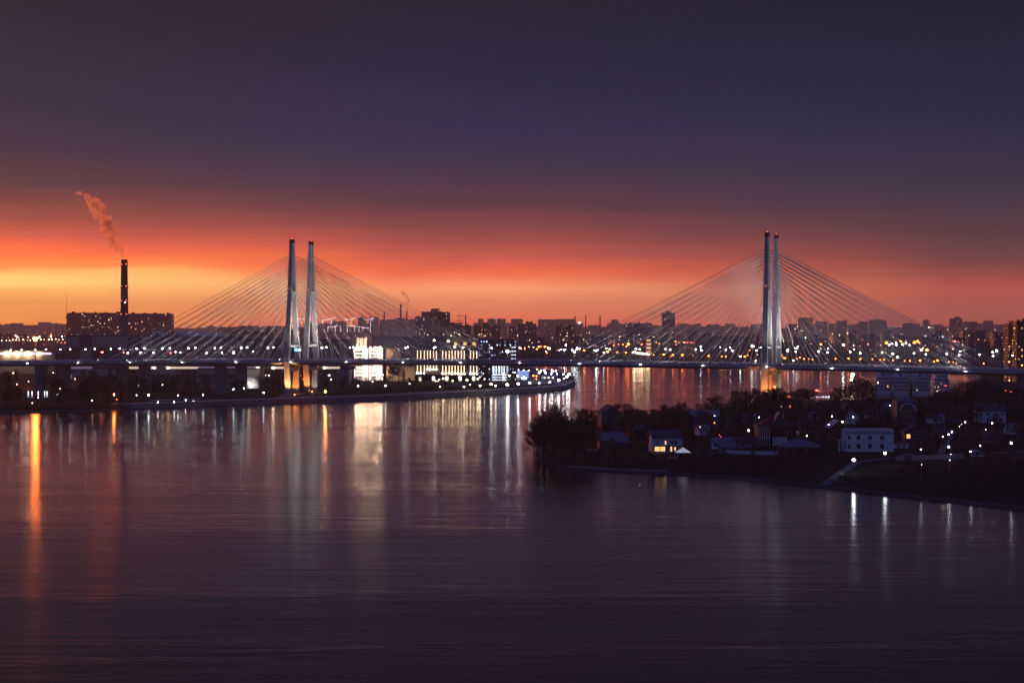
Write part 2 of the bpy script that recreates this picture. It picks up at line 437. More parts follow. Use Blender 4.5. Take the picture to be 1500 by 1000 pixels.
LEGT = [(3.0, 6.3, 6.0, 3.2), (29.0, 10.4, 4.6, 2.6), (34.0, 10.4, 4.4, 2.5), (84.0, 4.1, 3.7, 2.1), (123.0, 1.3, 3.1, 1.7)]   # z, offset, length, width
def leg_mb(s0, sgn, off):
    mb = MB(); n = len(LEGT)
    rings = []
    for z, o_, L, W in LEGT:
        c = .35
        rings.append([(s0+a, sgn*o_+b_, z) for a, b_ in ((-L/2, -W/2+c), (-L/2+c, -W/2), (L/2-c, -W/2), (L/2, -W/2+c), (L/2, W/2-c), (L/2-c, W/2), (-L/2+c, W/2), (-L/2, W/2-c))])
    vs = [bp(s, t, z, off) for r in rings for s, t, z in r]
    fs = [(i*8+k, i*8+(k+1) % 8, (i+1)*8+(k+1) % 8, (i+1)*8+k) for i in range(n-1) for k in range(8)]
    fs += [tuple(range(7, -1, -1)), tuple((n-1)*8+k for k in range(8))]
    return mb.add(vs, fs)
def leg_off(z):
    for (z0, o0, *_), (z1, o1, *_) in zip(LEGT, LEGT[1:]):
        if z0 <= z <= z1: return o0+(o1-o0)*(z-z0)/(z1-z0)
    return 1.3
def bbox(mb, s0, s1, t0, t1, z0, z1, off, mi=0):
    mb.hexa([bp(s0,t0,z0,off), bp(s1,t0,z0,off), bp(s1,t1,z0,off), bp(s0,t1,z0,off)], [bp(s0,t0,z1,off), bp(s1,t0,z1,off), bp(s1,t1,z1,off), bp(s0,t1,z1,off)], mi)
for side, off, lab in (('near', 0.0, 'nearer of the twin pale cable-stayed road bridges over the river'), ('far', 37.0, 'farther of the twin cable-stayed bridges, its masts just right of the nearer ones')):
    root = empty('cable_stayed_bridge', (0, 0, 0), 0, lab, 'bridge', 'twin cable-stayed road bridges')
    mb = MB()
    sweep(mb, [(-11.6, -.35), (-11.9, -1.3), (-8.6, -1.7), (-6.5, -3.3), (6.5, -3.3), (8.6, -1.7), (11.9, -1.3), (11.6, -.35)], off)
    dk = mb.build('deck', M['deckside'], root)
    mb = MB(); sweep(mb, [(-8.4, -.346), (-8.4, .0), (8.4, .0), (8.4, -.346)], off)
    mb.build('carriageway', M['asphalt'], dk)
    for tt in (-11.5, 11.3, -8.7, 8.5):
        mb = MB(); out = abs(tt) > 10
        for s in range(-640, 960, 4 if out else 8): bbox(mb, s, s+.18, tt, tt+.15, dz(s)-.4, dz(s)+(1.15 if out else .6), off)
        for z_ in ((1.1, .75, .4) if out else (.5,)): sweep(mb, [(tt-.02, z_), (tt-.02, z_+.1), (tt+.14, z_+.1), (tt+.14, z_)], off)
        mb.build('railing', M['rail'], root)
    if side == 'near':
        for s in range(-560, 900, 47):
            mb = MB(); p_ = bp(s, -12.3, dz(s)-.9, off); mb.ball(p_, .3); mb.build('edge_light', M['l_white'], root)
    # pylons
    for s0 in (0.0, SPAN):
        py = bpy.data.objects.new('pylon', None); COL.objects.link(py); py.parent = root
        for sg in (-1, 1):
            lg = leg_mb(s0, sg, off).build('leg', M['concrete'], py)
            mb = MB(); bbox(mb, s0-1.4, s0+1.4, sg*1.3-.8, sg*1.3+.8, 123.003, 126, off); bbox(mb, s0-1.8, s0+1.8, sg*1.3-1.05, sg*1.3+1.05, 123.003, 123.5, off)
            mb.build('mast_head', M['cap'], py)
        mb = MB(); mb.tube(bp(s0, 0, 125.5, off), bp(s0, 0, 126.6, off), .12)
        mb.ball(bp(s0, 0, 126.5, off), .25); mb.build('beacon', M['redlamp'], py)
        for z_, hh in ((84.0, 2.4), (42.0, 1.6), (23.5, 3.0)):
            o_ = leg_off(z_)-.9; mb = MB(); bbox(mb, s0-1.6, s0+1.6, -o_, o_, z_-hh/2, z_+hh/2, off); mb.build('crossbeam', M['concrete'], py)
        for sg in (-1, 1):
            mb = MB(); bbox(mb, s0-6, s0+6, sg*6.3-3.6, sg*6.3+3.6, -3, 4.2, off); mb.build('footing', M['concrete'], py)
        for sg in (-1, 1):
            mb = MB(); p_ = bp(s0, sg*(leg_off(86)+1.6), 87, off); mb.ball(p_, .28); mb.build('warning_light', M['redlamp'], py)
    inner = MB()
    for s0 in (0.0, SPAN):
        for ds in (-1, 1):
            for sg in (-1, 1):
                for i in range(14):
                    sa = s0 + ds*(15 + i*12.0); za = 81 + i*2.5
                    zb = dz(sa)+.3
                    a = bp(sa, sg*10.6, zb, off); b_ = bp(s0+ds*1.6, sg*leg_off(za), za, off)
                    mb = inner if (i == 0 or (i == 1 and sg == 1)) else MB()
                    mid_ = (a+b_)/2 - Vector((0, 0, (b_-a).length*.004))
                    mb.tube(a, mid_, CABR, CABR, 5, cap=False); mb.tube(mid_, b_, CABR, CABR, 5, cap=False)
                    mb.tube(a-Vector((0, 0, .2)), a+(b_-a).normalized()*3.0, .34, .24, 6)
                    if mb is not inner: mb.build('stay_cable', M['cable'], root)
    tag(inner.build('stay_cables_inner', M['cable'], root), kind='stuff')
    # piers of the approach spans, on both banks
    for s0 in (-62, -150, -225, -300, -390, -480, 560, 650, 740, 830):
        mb = MB(); bbox(mb, s0-3.0, s0+3.0, -5.0, 5.0, -1, dz(s0)-4.2, off); bbox(mb, s0-3.4, s0+3.4, -7.0, 7.0, dz(s0)-4.2, dz(s0)-3.302, off)
        mb.build('pier', M['granite'], root)

# ------------------------------------------------------------------ street lamps
def make_lamp(head, r, style='globe'):
    """10 m lamp: pole, arm and glowing head"""
    root = empty('street_lamp', (0, 0, 0))
    mb = MB(); mb.lathe([(.22, 0), (.22, .6), (.13, .7), (.08, 9.6)], 8)
    if style == 'globe': mb.tube((0, 0, 9.5), (0, 0, 9.75), .12, .16, 6)
    else: mb.tube((0, 0, 9.5), (1.4, 0, 10.0), .06, .05, 5)
    pole = mb.build('pole', M['steel'], root)
    mb = MB(); mb.ball((0, 0, 9.75+r) if style == 'globe' else (1.5, 0, 10.0), r, sz=.85); hd = mb.build('lamp_head', head, root)
    return root, [(pole, []), (hd, [])]
LAMP = {}
LROW = []
SPECS = []
def lamp(*a, **k): SPECS.append((a, k))
def place_lamps(limit=292):
    """the lamps that show largest become things; the faint rest of the far city is one mass of lights"""
    def size(s):
        loc = s[0][1]; return s[1]['r']/max(50.0, loc[1])
    order = sorted(range(len(SPECS)), key=lambda i: -size(SPECS[i])); keep = set(order[:limit])
    groups = {}
    for i, (a, k) in enumerate(SPECS):
        if i in keep: real_lamp(*a, **k)
        else: groups.setdefault(a[0], []).append((a[1], k['h'], k['r']))
    kinds = sorted(groups); mb = MB()
    for j, kd in enumerate(kinds):
        for loc, h, r in groups[kd]:
            p = Vector(loc); mb.tube(p, p+Vector((0, 0, h)), .12, .08, 4, mi=len(kinds)); mb.ball(p+Vector((0, 0, h+r)), r, mi=j)
    if kinds: tag(mb.build('distant_lights', [M[k] for k in kinds]+[M['steel']]), 'countless tiny street lights of the far city', 'lights', kind='stuff')
def real_lamp(kind, loc, rz=0.0, h=10.0, r=.8, noun=None, zone='', style='globe', name='street_lamp', cat='street lamp', group=None):
    key = (kind, round(r/(h/10), 2), style)
    if key not in LAMP:
        LAMP[key] = make_lamp(M[kind], key[1], style)
        root = LAMP[key][0]; root.location = loc; root.rotation_euler = (0, 0, rz); root.scale = (h/10,)*3
    else:
        root = copy_tree(LAMP[key][0], loc, rz, h/10, LAMP[key][1])
    root.name = name
    tag(root, None, cat, group)
    LROW.append((root, noun or 'white street lamp', zone))
    return root
# ------------------------------------------------------------------ lamps on the bridges
for off, t0, h, zone0 in ((0.0, 9.6, 10.0, 'on the nearer bridge'), (37.0, 9.6, 10.0, 'on the farther bridge')):
    s = -590 + (11 if off else 0)
    while s < 930:
        px, py = to_px(*bp(s, t0, dz(s)+h, off))
        z = 'beyond the left frame' if px < -10 else ('left of the left pylon' if s < 0 else ('just right of the left pylon' if s < 190 else ('left of the right pylon' if s < SPAN else 'right of the right pylon')))
        if -30 < px < 1530 and min(abs(s), abs(s-SPAN)) > 5:
            lamp('l_white' if random.random() < .7 else 'l_warm', bp(s, t0, dz(s), off), math.atan2(T.y, T.x), h=h, r=.52, noun='bridge lamp', zone=f'{zone0} {z}', style='arm', group='lamps on the twin bridges')
        s += 23.5
# ------------------------------------------------------------------ far city
FAC = {
 'far_a': mat_facade('panel_block_rose', (.34,.26,.23), lit=.07, strength=1.2),
 'far_b': mat_facade('panel_block_grey', (.26,.23,.23), lit=.09, strength=1.2),
 'brown': mat_facade('brown_brick_block', (.5,.19,.11), lit=.12, strength=1.5, bay=5.0, floor_h=4.2),
 'tower': mat_facade('dark_brick_tower', (.20,.12,.10), lit=.08, strength=1.2),
 'pale': mat_facade('pale_checked_block', (.34,.30,.30), lit=.10, strength=1.2, ww=.6, wh=.6, bay=4, floor_h=3.4),
 'brick': mat_facade('orange_brick_tower', (.42,.15,.07), lit=.12, cols=((1,.45,.12),(1,.6,.25)), strength=2.0, bay=3.0, wh=.5),
 'hall': mat_facade('industrial_hall', (.10,.10,.14), lit=.05, strength=1.2, bay=8, floor_h=7, ww=.3, wh=.25),
 'office': mat_facade('dark_glass_office', (.03,.035,.06), lit=.3, cols=((.45,.6,1),(.7,.8,1),(.3,.4,.9)), strength=1.2, bay=2.6, floor_h=3.4),
}
BROWS = []
def block(cat, noun, zone, px0, px1, pyt, Y, mat, depth=14, yaw=0.0, boxes=True, name='apartment_block', step=None, group=None, base=None):
    Y = Y if Y < 2600 or 'low dim' in noun else (min(12800, Y*1.72) if Y >= 4150 else Y*1.42)
    depth *= 1.0 if Y < 4000 else 1.5
    x0 = at_y(px0, pyt, Y)[0]; x1 = at_y(px1, pyt, Y)[0]; zt = at_y(px0, pyt, Y)[2]
    g = max(0.3, gz((x0+x1)/2, Y)) if base is None else base
    wd = (x1-x0)/max(.4, math.cos(yaw)); h = zt-g
    root = empty(name, ((x0+x1)/2, Y, g), yaw, None, cat, group)
    mb = MB().box(-wd/2, wd/2, 0, depth, -1, h)
    if step:
        for a, b_, up in step: mb.box(-wd/2+wd*a, -wd/2+wd*b_, .6, depth-.6, h+.002, h+up*Y/FAR)
    mb.build('wall', mat, root)
    mb = MB()
    # parapet round the flat roof
    for a, b_, c_, e in ((-wd/2-.2, wd/2+.2, -.2, .3), (-wd/2-.2, wd/2+.2, depth-.3, depth+.2), (-wd/2-.2, -wd/2+.3, .3, depth-.3), (wd/2-.3, wd/2+.2, .3, depth-.3)):
        mb.box(a, b_, c_, e, h+.003, h+.9)
    mb.build('parapet', mat, root)
    if boxes:
        rr = random.Random(int(px0*7+pyt)); k = max(1, int(wd/22))
        for i in range(min(k, 8)):
            cx = -wd/2 + wd*(i+.5)/k + rr.uniform(-2, 2); bw = min(wd*.2, rr.uniform(2.2, 4.5)); bh = rr.uniform(2.2, 4.0)
            if step: continue
            MB().box(cx-bw, cx+bw, depth*.3, depth*.7, h+.004, h+bh).build('lift_house', M['dark'], root)
        if rr.random() < .5:
            a = rr.uniform(-wd*.4, wd*.4); MB().tube((a, depth/2, h), (a, depth/2, h+rr.uniform(5, 9)), .18, .1, 4).build('antenna', M['dark'], root)
    BROWS.append((root, noun, zone)); return root
def chimney(px, pyt, Y, wpx, label=None, bands=False, pyb=None):
    x, _, zt = at_y(px, pyt, Y); g = max(.5, gz(x, Y)); r = wpx/2*Y/FAR; h = zt-g
    root = empty('chimney', (x, Y, g), 0, label, 'chimney')
    n = 7 if bands else 1
    if bands:
        edges = [0, .28, .5, .62, .74, .85, .955, 1.0]
        for i in range(7):
            ra = r*(1.45-.42*edges[i]); rb = r*(1.45-.42*edges[i+1])
            MB().lathe([(ra, h*edges[i]), (rb, h*edges[i+1])], 20).build('shaft_section', [M['chim_d'], M['chim_l']][i in (1, 3)], root, smooth=False)
        for e in (.3, .5, .62, .75, .945):
            rr = r*(1.45-.42*e); MB().lathe([(rr+.1, h*e), (rr+1.2, h*e+.1), (rr+1.2, h*e+.9), (rr+.1, h*e+1.0)], 20).build('walkway', M['dark'], root)
            for k in (-1, 1): MB().ball((k*rr*.7, -rr*.8-.6, h*e+1.6), .55).build('warning_light', M['redlamp'], root)
        MB().ball((rr*.4, -rr-.4, h*.62), .7).build('lamp', M['l_white'], root)
    else:
        MB().lathe([(r*1.3, 0), (r, h)], 12).build('shaft', M['chim_d'], root)
        MB().lathe([(r*1.15, h*.93), (r*1.15, h*.95)], 12).build('walkway', M['dark'], root)
    return root, (x, Y, g+h)
M['chim_d'] = mat_plain('sooty_red_brick', (.13,.05,.04), .85, .2, .2)
M['chim_l'] = mat_plain('sooty_pale_brick', (.26,.2,.19), .85, .2, .2)
chimney(182, 380, 2400, 9.2, 'tall banded chimney smoking beside the long brown apartment block', True)
for px, pyt, wpx, lb in ((563, 456, 2.2, 'short thin chimney in haze, first of the trio behind the left bridge stays'), (587, 445, 2.6, 'tallest hazy chimney in the middle of the trio behind the bridge stays'),
        (596, 455, 1.7, 'slim hazy chimney with a small smoke plume left of the dark tower blocks'), (682, 462, 1.8, 'hazy chimney beside the power pylon right of the dark tower blocks'),
        (842.5, 462.5, 1.5, 'far chimney, left of the three above the river mid-span'), (858, 462, 1.5, 'far chimney, middle of the three above the river mid-span'), (879, 461.5, 1.7, 'far chimney, right of the three above the river mid-span'),
        (82, 471, 1.2, 'stubby far chimney on the hazy skyline at far left'), (91, 475, 1.4, 'little far chimney just left of the long brown block')):
    chimney(px, pyt, 8200, wpx, lb)
# long brown block: two slabs
LS = 'behind the plant hall'
block('apartment block', 'long brown apartment block with many lit windows', 'left of the tall chimney', 98, 179, 458.5, 3200, FAC['brown'], 16, 0.02)
block('apartment block', 'brown apartment block with lit windows', 'right of the tall chimney', 186, 252, 459.5, 3250, FAC['brown'], 16, -0.02)
mx, my, mz = at_y(97.3, 428, 3150); g = gz(mx, my)
mast = empty('radio_mast', (mx, my, g), 0, 'needle-thin radio mast at the left end of the brown block', 'radio mast')
mb = MB(); mb.tube((0, 0, 0), (0, 0, mz-g), .55, .2, 4); mb.build('mast', M['dark'], mast); MB().lathe([(1.5, (mz-g)*.62), (1.5, (mz-g)*.65)], 8).build('platform', M['dark'], mast)
# named blocks behind the bridges
for noun, zone, a, b_, t, Y, mt, dp, st in (
  ('hazy slab block', 'low behind the left stays', 320, 352, 479, 4300, 'far_a', 14, None), ('hazy slab block', 'low behind the left stays', 352, 380, 477.5, 4200, 'far_a', 14, None),
  ('hazy slab block', 'low behind the left stays', 381, 405, 479.5, 4400, 'far_a', 14, None), ('hazy slab block', 'low behind the left stays', 404, 424, 478, 4200, 'far_a', 14, None),
  ('hazy slab block', 'low behind the left stays', 340, 398, 485, 2900, 'brown', 14, None),
  ('hazy pale block', 'behind the lit canopies', 466, 484, 474, 5600, 'far_a', 14, None), ('hazy pale block', 'behind the lit canopies', 486, 503, 471, 5400, 'far_a', 14, None),
  ('hazy pale block', 'behind the lit canopies', 524, 536, 465, 5400, 'far_a', 14, None), ('hazy pale block', 'behind the lit canopies', 541, 554, 464.5, 5400, 'far_a', 14, None),
  ('hazy wide hall', 'below the trio of chimneys', 556, 575, 468.5, 4900, 'far_a', 40, None), ('hazy wide hall', 'below the trio of chimneys', 575, 606, 468, 4700, 'far_a', 40, [(.1,.5,2.5)]),
  ('dark stepped tower block', 'in the dark cluster right of the chimneys', 607.5, 617.5, 464.5, 2900, 'tower', 18, None),
  ('dark stepped tower block', 'in the dark cluster right of the chimneys', 617, 634, 457, 2850, 'tower', 18, [(.8,1,4.0)]),
  ('dark stepped tower block', 'in the dark cluster right of the chimneys', 632, 646, 456.8, 2900, 'tower', 18, [(0,.7,5)]),
  ('dark stepped tower block', 'in the dark cluster right of the chimneys', 645, 658.5, 458, 2870, 'tower', 18, [(.1,.35,1.5),(.6,.85,1.5)]),
  ('dull red block', 'between the dark cluster and the white spotlight', 658, 670, 473.5, 3500, 'tower', 14, None), ('dull red block', 'between the dark cluster and the white spotlight', 669, 680, 477, 3600, 'tower', 14, None),
  ('dull red block', 'between the dark cluster and the white spotlight', 680, 690, 477, 3400, 'tower', 14, None), ('dull red block', 'between the dark cluster and the white spotlight', 694, 706, 477, 3600, 'tower', 14, None),
  ('dull red block', 'between the dark cluster and the white spotlight', 706, 718.5, 473.5, 3300, 'tower', 14, [(.3,.7,1.5)]), ('dull red block', 'between the dark cluster and the white spotlight', 719, 733, 477, 3400, 'tower', 14, None),
  ('dull red block', 'between the dark cluster and the white spotlight', 745, 757, 478.5, 3400, 'tower', 14, None), ('dull red block', 'between the dark cluster and the white spotlight', 758, 785, 474.5, 3200, 'tower', 14, [(.45,.8,4.0)]),
  ('pale hazy tower', 'on the skyline above mid-span', 700, 708, 467, 6000, 'far_a', 14, None), ('pale hazy tower', 'on the skyline above mid-span', 714, 726, 467, 6000, 'far_a', 14, None),
  ('pale hazy tower', 'on the skyline above mid-span', 728, 741, 467, 6000, 'far_a', 14, None), ('pale hazy tower', 'on the skyline above mid-span', 749, 766, 467.3, 5600, 'far_a', 14, None),
  ('broad hazy block', 'behind the far riverbank at mid-span', 788, 815, 468, 6200, 'far_a', 20, None), ('broad hazy block', 'behind the far riverbank at mid-span', 815, 843, 467.5, 6300, 'far_a', 20, None),
  ('small rosy block', 'under the broad hazy blocks', 800, 812, 475, 4800, 'far_a', 14, None),
  ('dark red square block', 'standing out alone at mid-span', 813.5, 840.5, 477, 3500, 'tower', 20, None),
  ('far rounded block', 'left of the grey checked block', 895.5, 906, 468.5, 6000, 'far_b', 14, None),
  ('wide grey checked block', 'left of the lone tower beside the right stays', 916.5, 955, 473.5, 3900, 'pale', 16, None),
  ('lone dark tower block', 'seen through the left stays of the right pylon', 969.5, 989, 458.5, 3700, 'pale', 18, [(.3,.7,3)]),
  ('hazy block', 'right of the right pylon', 1152, 1168, 475, 5000, 'far_b', 14, None), ('hazy block', 'right of the right pylon', 1170, 1191, 465.5, 5400, 'far_b', 14, None),
  ('hazy block', 'right of the right pylon', 1195, 1212, 471, 5200, 'far_b', 14, None), ('hazy block', 'right of the right pylon', 1225, 1241, 470, 5200, 'far_b', 14, None),
  ('hazy block', 'right of the right pylon', 1259, 1272, 471, 5000, 'far_b', 14, None), ('hazy block', 'right of the right pylon', 1273, 1299, 468.8, 5300, 'far_b', 14, [(.3,.6,1.5)]),
  ('hazy block', 'beyond the low end of the right stays', 1353, 1362, 469, 5500, 'far_b', 14, None), ('hazy block', 'beyond the low end of the right stays', 1392, 1410, 466.5, 4600, 'far_b', 14, [(.4,.8,2.5)]),
  ('hazy block', 'beyond the low end of the right stays', 1411, 1432, 471.5, 4800, 'far_b', 14, None), ('hazy block', 'beyond the low end of the right stays', 1441, 1455, 470, 5300, 'far_b', 14, None),
  ('small black block', 'in front of the hazy blocks near the right frame', 1410.5, 1433, 485.5, 2900, 'tower', 16, [(.2,.45,1.2),(.6,.8,1.2)]),
):
    block('apartment block', noun, zone, a, b_, t, Y, FAC[mt], dp, random.uniform(-.12, .12), step=st, group='apartment blocks of the far city')
for noun, a, b_, t, Y, st in (('slim orange brick tower with rows of lit windows', 1477.5, 1487.3, 475.5, 1950, None), ('broad orange brick tower with a dark top', 1489, 1522, 477, 1930, None)):
    r_ = block('tower block', noun, 'at the right frame', a, b_, t, Y, FAC['brick'], 20, 0.0, step=st, name='tower_block', boxes=(a < 1480))
x0, _, z0 = at_y(1489.5, 477, 1930); x1 = at_y(1522, 477, 1930)[0]
g = gz((x0+x1)/2, 1930); zz1 = at_y(1489, 470.5, 1930)[2]
top = MB().box(x0-(x0+x1)/2, x1-(x0+x1)/2, .5, 19, z0-g+.01, zz1-g)
for k in range(4): top.box(-9+k*5, -6.6+k*5, 3, 9, zz1-g+.002, zz1-g+1.5+k % 2)
top.build('top_storey', M['dark'], r_)
# generic skyline, further out
rr = random.Random(3)
px = -8.0
while px < 1508:
    wpx = rr.uniform(7, 19)
    if px < 97: t, zone = rr.uniform(471, 478), 'on the hazy skyline left of the brown block'
    elif px < 252: px += 20; continue
    elif px < 425: t, zone = rr.uniform(477, 482), 'on the skyline behind the left stays'
    elif px < 610: t, zone = rr.uniform(472, 480), 'on the skyline behind the lit canopies'
    elif px < 800: t, zone = rr.uniform(472.5, 480), 'on the skyline above mid-span'
    elif px < 970: t, zone = rr.uniform(473, 479), 'on the skyline above the middle of the river'
    elif px < 1120: t, zone = rr.uniform(473.5, 479), 'on the skyline left of the right pylon'
    elif px < 1150: px += 8; continue
    elif px < 1320: t, zone = rr.uniform(473.5, 479.5), 'on the skyline right of the right pylon'
    else: t, zone = rr.uniform(473.5, 479.5), 'on the skyline at the right end'
    block('apartment block', 'faint hazy block', zone, px, px+wpx, t, rr.uniform(6300, 8200), FAC[rr.choice(('far_a', 'far_b'))], 16, rr.uniform(-.2, .2), boxes=True, group='faint blocks along the skyline')
    px += wpx*rr.uniform(.62, 1.05)
px = 760
while px < 1476:       # nearer low housing on the far bank
    wpx = rr.uniform(9, 22)
    if not (1112 < px < 1148):
        block('building', 'low dim building', 'across the river ' + ('at mid-span' if px < 950 else 'left of the right pylon' if px < 1120 else 'behind the right stays' if px < 1320 else 'near the right frame'), px, px+wpx, rr.uniform(484, 497), rr.uniform(3300, 4300), FAC[rr.choice(('far_b', 'tower', 'hall'))], 16, rr.uniform(-.2, .2), name='building', boxes=False, group='low buildings across the river')
    px += wpx*rr.uniform(1.1, 2.2)
px = 0
while px < 96:
    block('building', 'low dim building', 'behind the purple-lit hall at far left', px, px+rr.uniform(8, 18), rr.uniform(489, 494), rr.uniform(3500, 4300), FAC['far_b'], 16, 0, name='building', boxes=False, group='low buildings at far left'); px += rr.uniform(18, 30)

# ------------------------------------------------------------------ wood belts between the buildings
def belt(name, label, px0, px1, Y, h, n, seed):
    r = random.Random(seed); vs = []; fs = []
    x0 = at_y(px0, 500, Y)[0]; x1 = at_y(px1, 500, Y)[0]
    for i in range(n):
        cx = r.uniform(x0, x1); cyy = Y+r.uniform(-60, 60); hh = h*r.uniform(.55, 1.1)*(1+.25*math.sin(cx*.011+seed)); rad = hh*r.uniform(.3, .5)
        g = max(0.3, gz(cx, cyy))
        for k in range(26):
            a = r.uniform(0, 6.28); e = r.uniform(-1, 1); q = rad*math.sqrt(1-e*e)*r.uniform(.5, 1)
            c = Vector((cx+q*math.cos(a), cyy+q*math.sin(a), g+hh*.58+e*hh*.42)); s_ = r.uniform(.8, 1.8)*h/16
            d1 = Vector((r.uniform(-1,1), r.uniform(-.4,.4), r.uniform(-1,1))).normalized()*s_; d2 = Vector((-d1.z, r.uniform(-.3,.3)*s_, d1.x)); b_ = len(vs)
            vs += [c-d1, c+d2, c+d1, c-d2]; fs.append((b_, b_+1, b_+2, b_+3))
    me = bpy.data.meshes.new(name); me.from_pydata([tuple(v) for v in vs], [], fs); me.materials.append(M['leaf'])
    tag(link(name, me), label, 'trees', kind='stuff')
belt('far_woods', 'dark belt of distant trees at far left behind the lit hall', -20, 100, 3000, 22, 90, 1)
belt('far_woods', 'dark belt of distant trees across the river before the right pylon', 755, 1115, 3350, 18, 230, 2)
belt('far_woods', 'second dark belt of distant trees deeper in the city', 755, 1115, 4300, 24, 200, 3)
belt('far_woods', 'dark belt of distant trees right of the right pylon', 1145, 1500, 3250, 18, 230, 4)
belt('far_woods', 'deeper dark belt of distant trees right of the right pylon', 1145, 1500, 4300, 26, 230, 5)
belt('far_woods', 'dark belt of trees behind the left bank halls', 300, 770, 3100, 20, 170, 6)

# ------------------------------------------------------------------ smoke
def smoke(name, label, pts, dens, col, seed, Y):
    """pts: px, py, radius px along the plume; billows merged into one closed hull with uneven density inside"""
    r = random.Random(seed); mb = MB(); path = [(Vector(at_y(px, py, Y)), rad*Y/FAR) for px, py, rad in pts]
    for (a, ra), (b_, rb) in zip(path, path[1:]):
        n = max(2, int((b_-a).length/(min(ra, rb)*.55)))
        for k in range(n):
            t = (k+r.random())/n; q = ra+(rb-ra)*t
            for _ in range(3):
                d_ = Vector((r.gauss(0,1), r.gauss(0,1), r.gauss(0,.8))); d_ = d_.normalized()*q*r.uniform(.2, .85)
                mb.ball(a.lerp(b_, t)+d_, q*r.uniform(.2, .6))
        mb.ball(a, ra*.7)
    m, nt, b = new_mat(name+'_puffs'); nt.n.remove(b)
    tc = nt.node('ShaderNodeTexCoord').outputs['Object']
    a = nt.noise(tc, 3.4*FAR/Y/30, 6, .65)
    dn = nt.math('MULTIPLY', nt.math('MAXIMUM', nt.math('SUBTRACT', a, .36), 0.0), dens)
    pv = nt.node('ShaderNodeVolumePrincipled'); nt.l.new(dn, pv.inputs['Density']); pv.inputs['Color'].default_value = tuple(col)+(1,); pv.inputs['Anisotropy'].default_value = .8
    nt.l.new(pv.outputs[0], m.node_tree.nodes['Material Output'].inputs['Volume'])
    o = mb.build(name, m); k = min(q for _, q in path)
    rm = o.modifiers.new('merge', 'REMESH'); rm.mode = 'VOXEL'; rm.voxel_size = max(.8, k*.28)
    return tag(o, label, 'smoke')
smoke('smoke_plume', 'large orange-lit smoke plume drifting left from the tall chimney', [(182, 380.5, 4.2), (180, 374, 5.2), (176, 367, 7), (168, 357, 10.5), (162, 346, 12.5), (158, 335, 13.5), (154, 324, 15), (147, 313, 16), (141, 303, 16), (135, 296, 11), (128, 289, 7.5), (119, 284, 5), (109, 282, 2.5)], SMOKE_D, (1,.72,.58), 1, 2400)
smoke('smoke_wisp', 'faint detached wisp of smoke left of the large plume', [(122, 302, 3), (117, 294, 3.5), (108, 288, 2.5)], SMOKE_D*.25, (1,.72,.58), 4, 2400)
smoke('smoke_plume', 'small smoke plume rising over the slim chimney left of the dark cluster', [(596, 454, 1.5), (597, 448, 2.2), (598, 440, 3.2), (596, 434, 3.6), (591, 429, 3.6), (588, 427, 1.6)], SMOKE_D*.3, (.9,.8,.8), 2, 8200)
# ------------------------------------------------------------------ left bank buildings
P = {}
P['beige'] = mat_plain('beige_panel', (.38,.32,.26), .8, .1, .1)
P['grey'] = mat_plain('grey_panel', (.28,.26,.28), .7, .1, .08)
P['dgrey'] = mat_plain('dark_grey_panel', (.10,.10,.12), .7, .15, .1)
P['navy'] = mat_plain('navy_panel', (.03,.04,.12), .6, .15, .1)
P['white'] = mat_plain('white_render', (.72,.70,.68), .8, .08, .2)
P['orange'] = mat_plain('warm_render', (.60,.38,.22), .8, .1, .2)
P['dirtyw'] = mat_plain('weathered_white_paint', (.78,.79,.82), .8, .12, .5)
P['roofd'] = mat_plain('dark_roof_sheet', (.1,.09,.12), .6, .25, .6)
P['roofb'] = mat_plain('blue_grey_roof', (.22,.23,.28), .6, .2, .6)
P['roofr'] = mat_plain('red_brown_roof', (.13,.06,.055), .7, .2, .6)
P['wood'] = mat_plain('dark_timber', (.055,.04,.035), .8, .25, 1.2)
P['glass'] = mat_plain('dark_window_glass', (.015,.018,.03), .12, .1, 1, spec=.6)
P['dglass'] = mat_plain('black_window_glass', (.006,.005,.005), .5, .1, 1, spec=.1)
P['blue'] = mat_plain('blue_paint', (.08,.16,.34), .6, .15, .5)
M['lit_pink'] = mat_emit('lilac_led_strip', (.85,.45,1), 5)
M['lit_win'] = mat_emit('lit_window_amber', (1,.5,.16), 1.5)
M['lit_win2'] = mat_emit('lit_window_white', (1,.85,.65), 3.5)
M['lit_red'] = mat_emit('lit_window_red', (1,.2,.06), 3.0)
M['glow_warm'] = mat_emit('warm_glow_strip', (1,.62,.36), 3.2)
M['led_white'] = mat_emit('white_led_column', (.85,.9,1), 2.2)
M['led_blue'] = mat_emit('blue_led_strip', (.3,.45,1), 4)
M['fascia'] = mat_emit('glowing_fascia', (1,.74,.5), .75)
M['fasciap'] = mat_emit('violet_glow', (.5,.36,.6), .25)
M['cyan_sign'] = mat_emit('cyan_lit_panel', (.2,.8,1), 2.5)
def frame(px0, px1, Y, pyt, pyb=None, base=None):
    """root location and local extents of a building whose front stands at depth Y"""
    x0, _, zt = at_y(px0, pyt, Y); x1 = at_y(px1, pyt, Y)[0]; xm = (x0+x1)/2
    g = max(.3, gz(xm, Y)) if base is None else base
    return (xm, Y, g), (x1-x0)/2, zt-g
def simple(name, cat, label, px0, px1, pyt, Y, depth, mat, roof=None, yaw=0.0, base=None):
    loc, hw, h = frame(px0, px1, Y, pyt, base=base)
    root = empty(name, loc, yaw, label, cat)
    MB().box(-hw, hw, 0, depth, -1, h).build('wall', mat, root)
    MB().box(-hw-.4, hw+.4, -.4, depth+.4, h+.002, h+.7).build('roof', roof or P['dgrey'], root)
    return root, hw, h
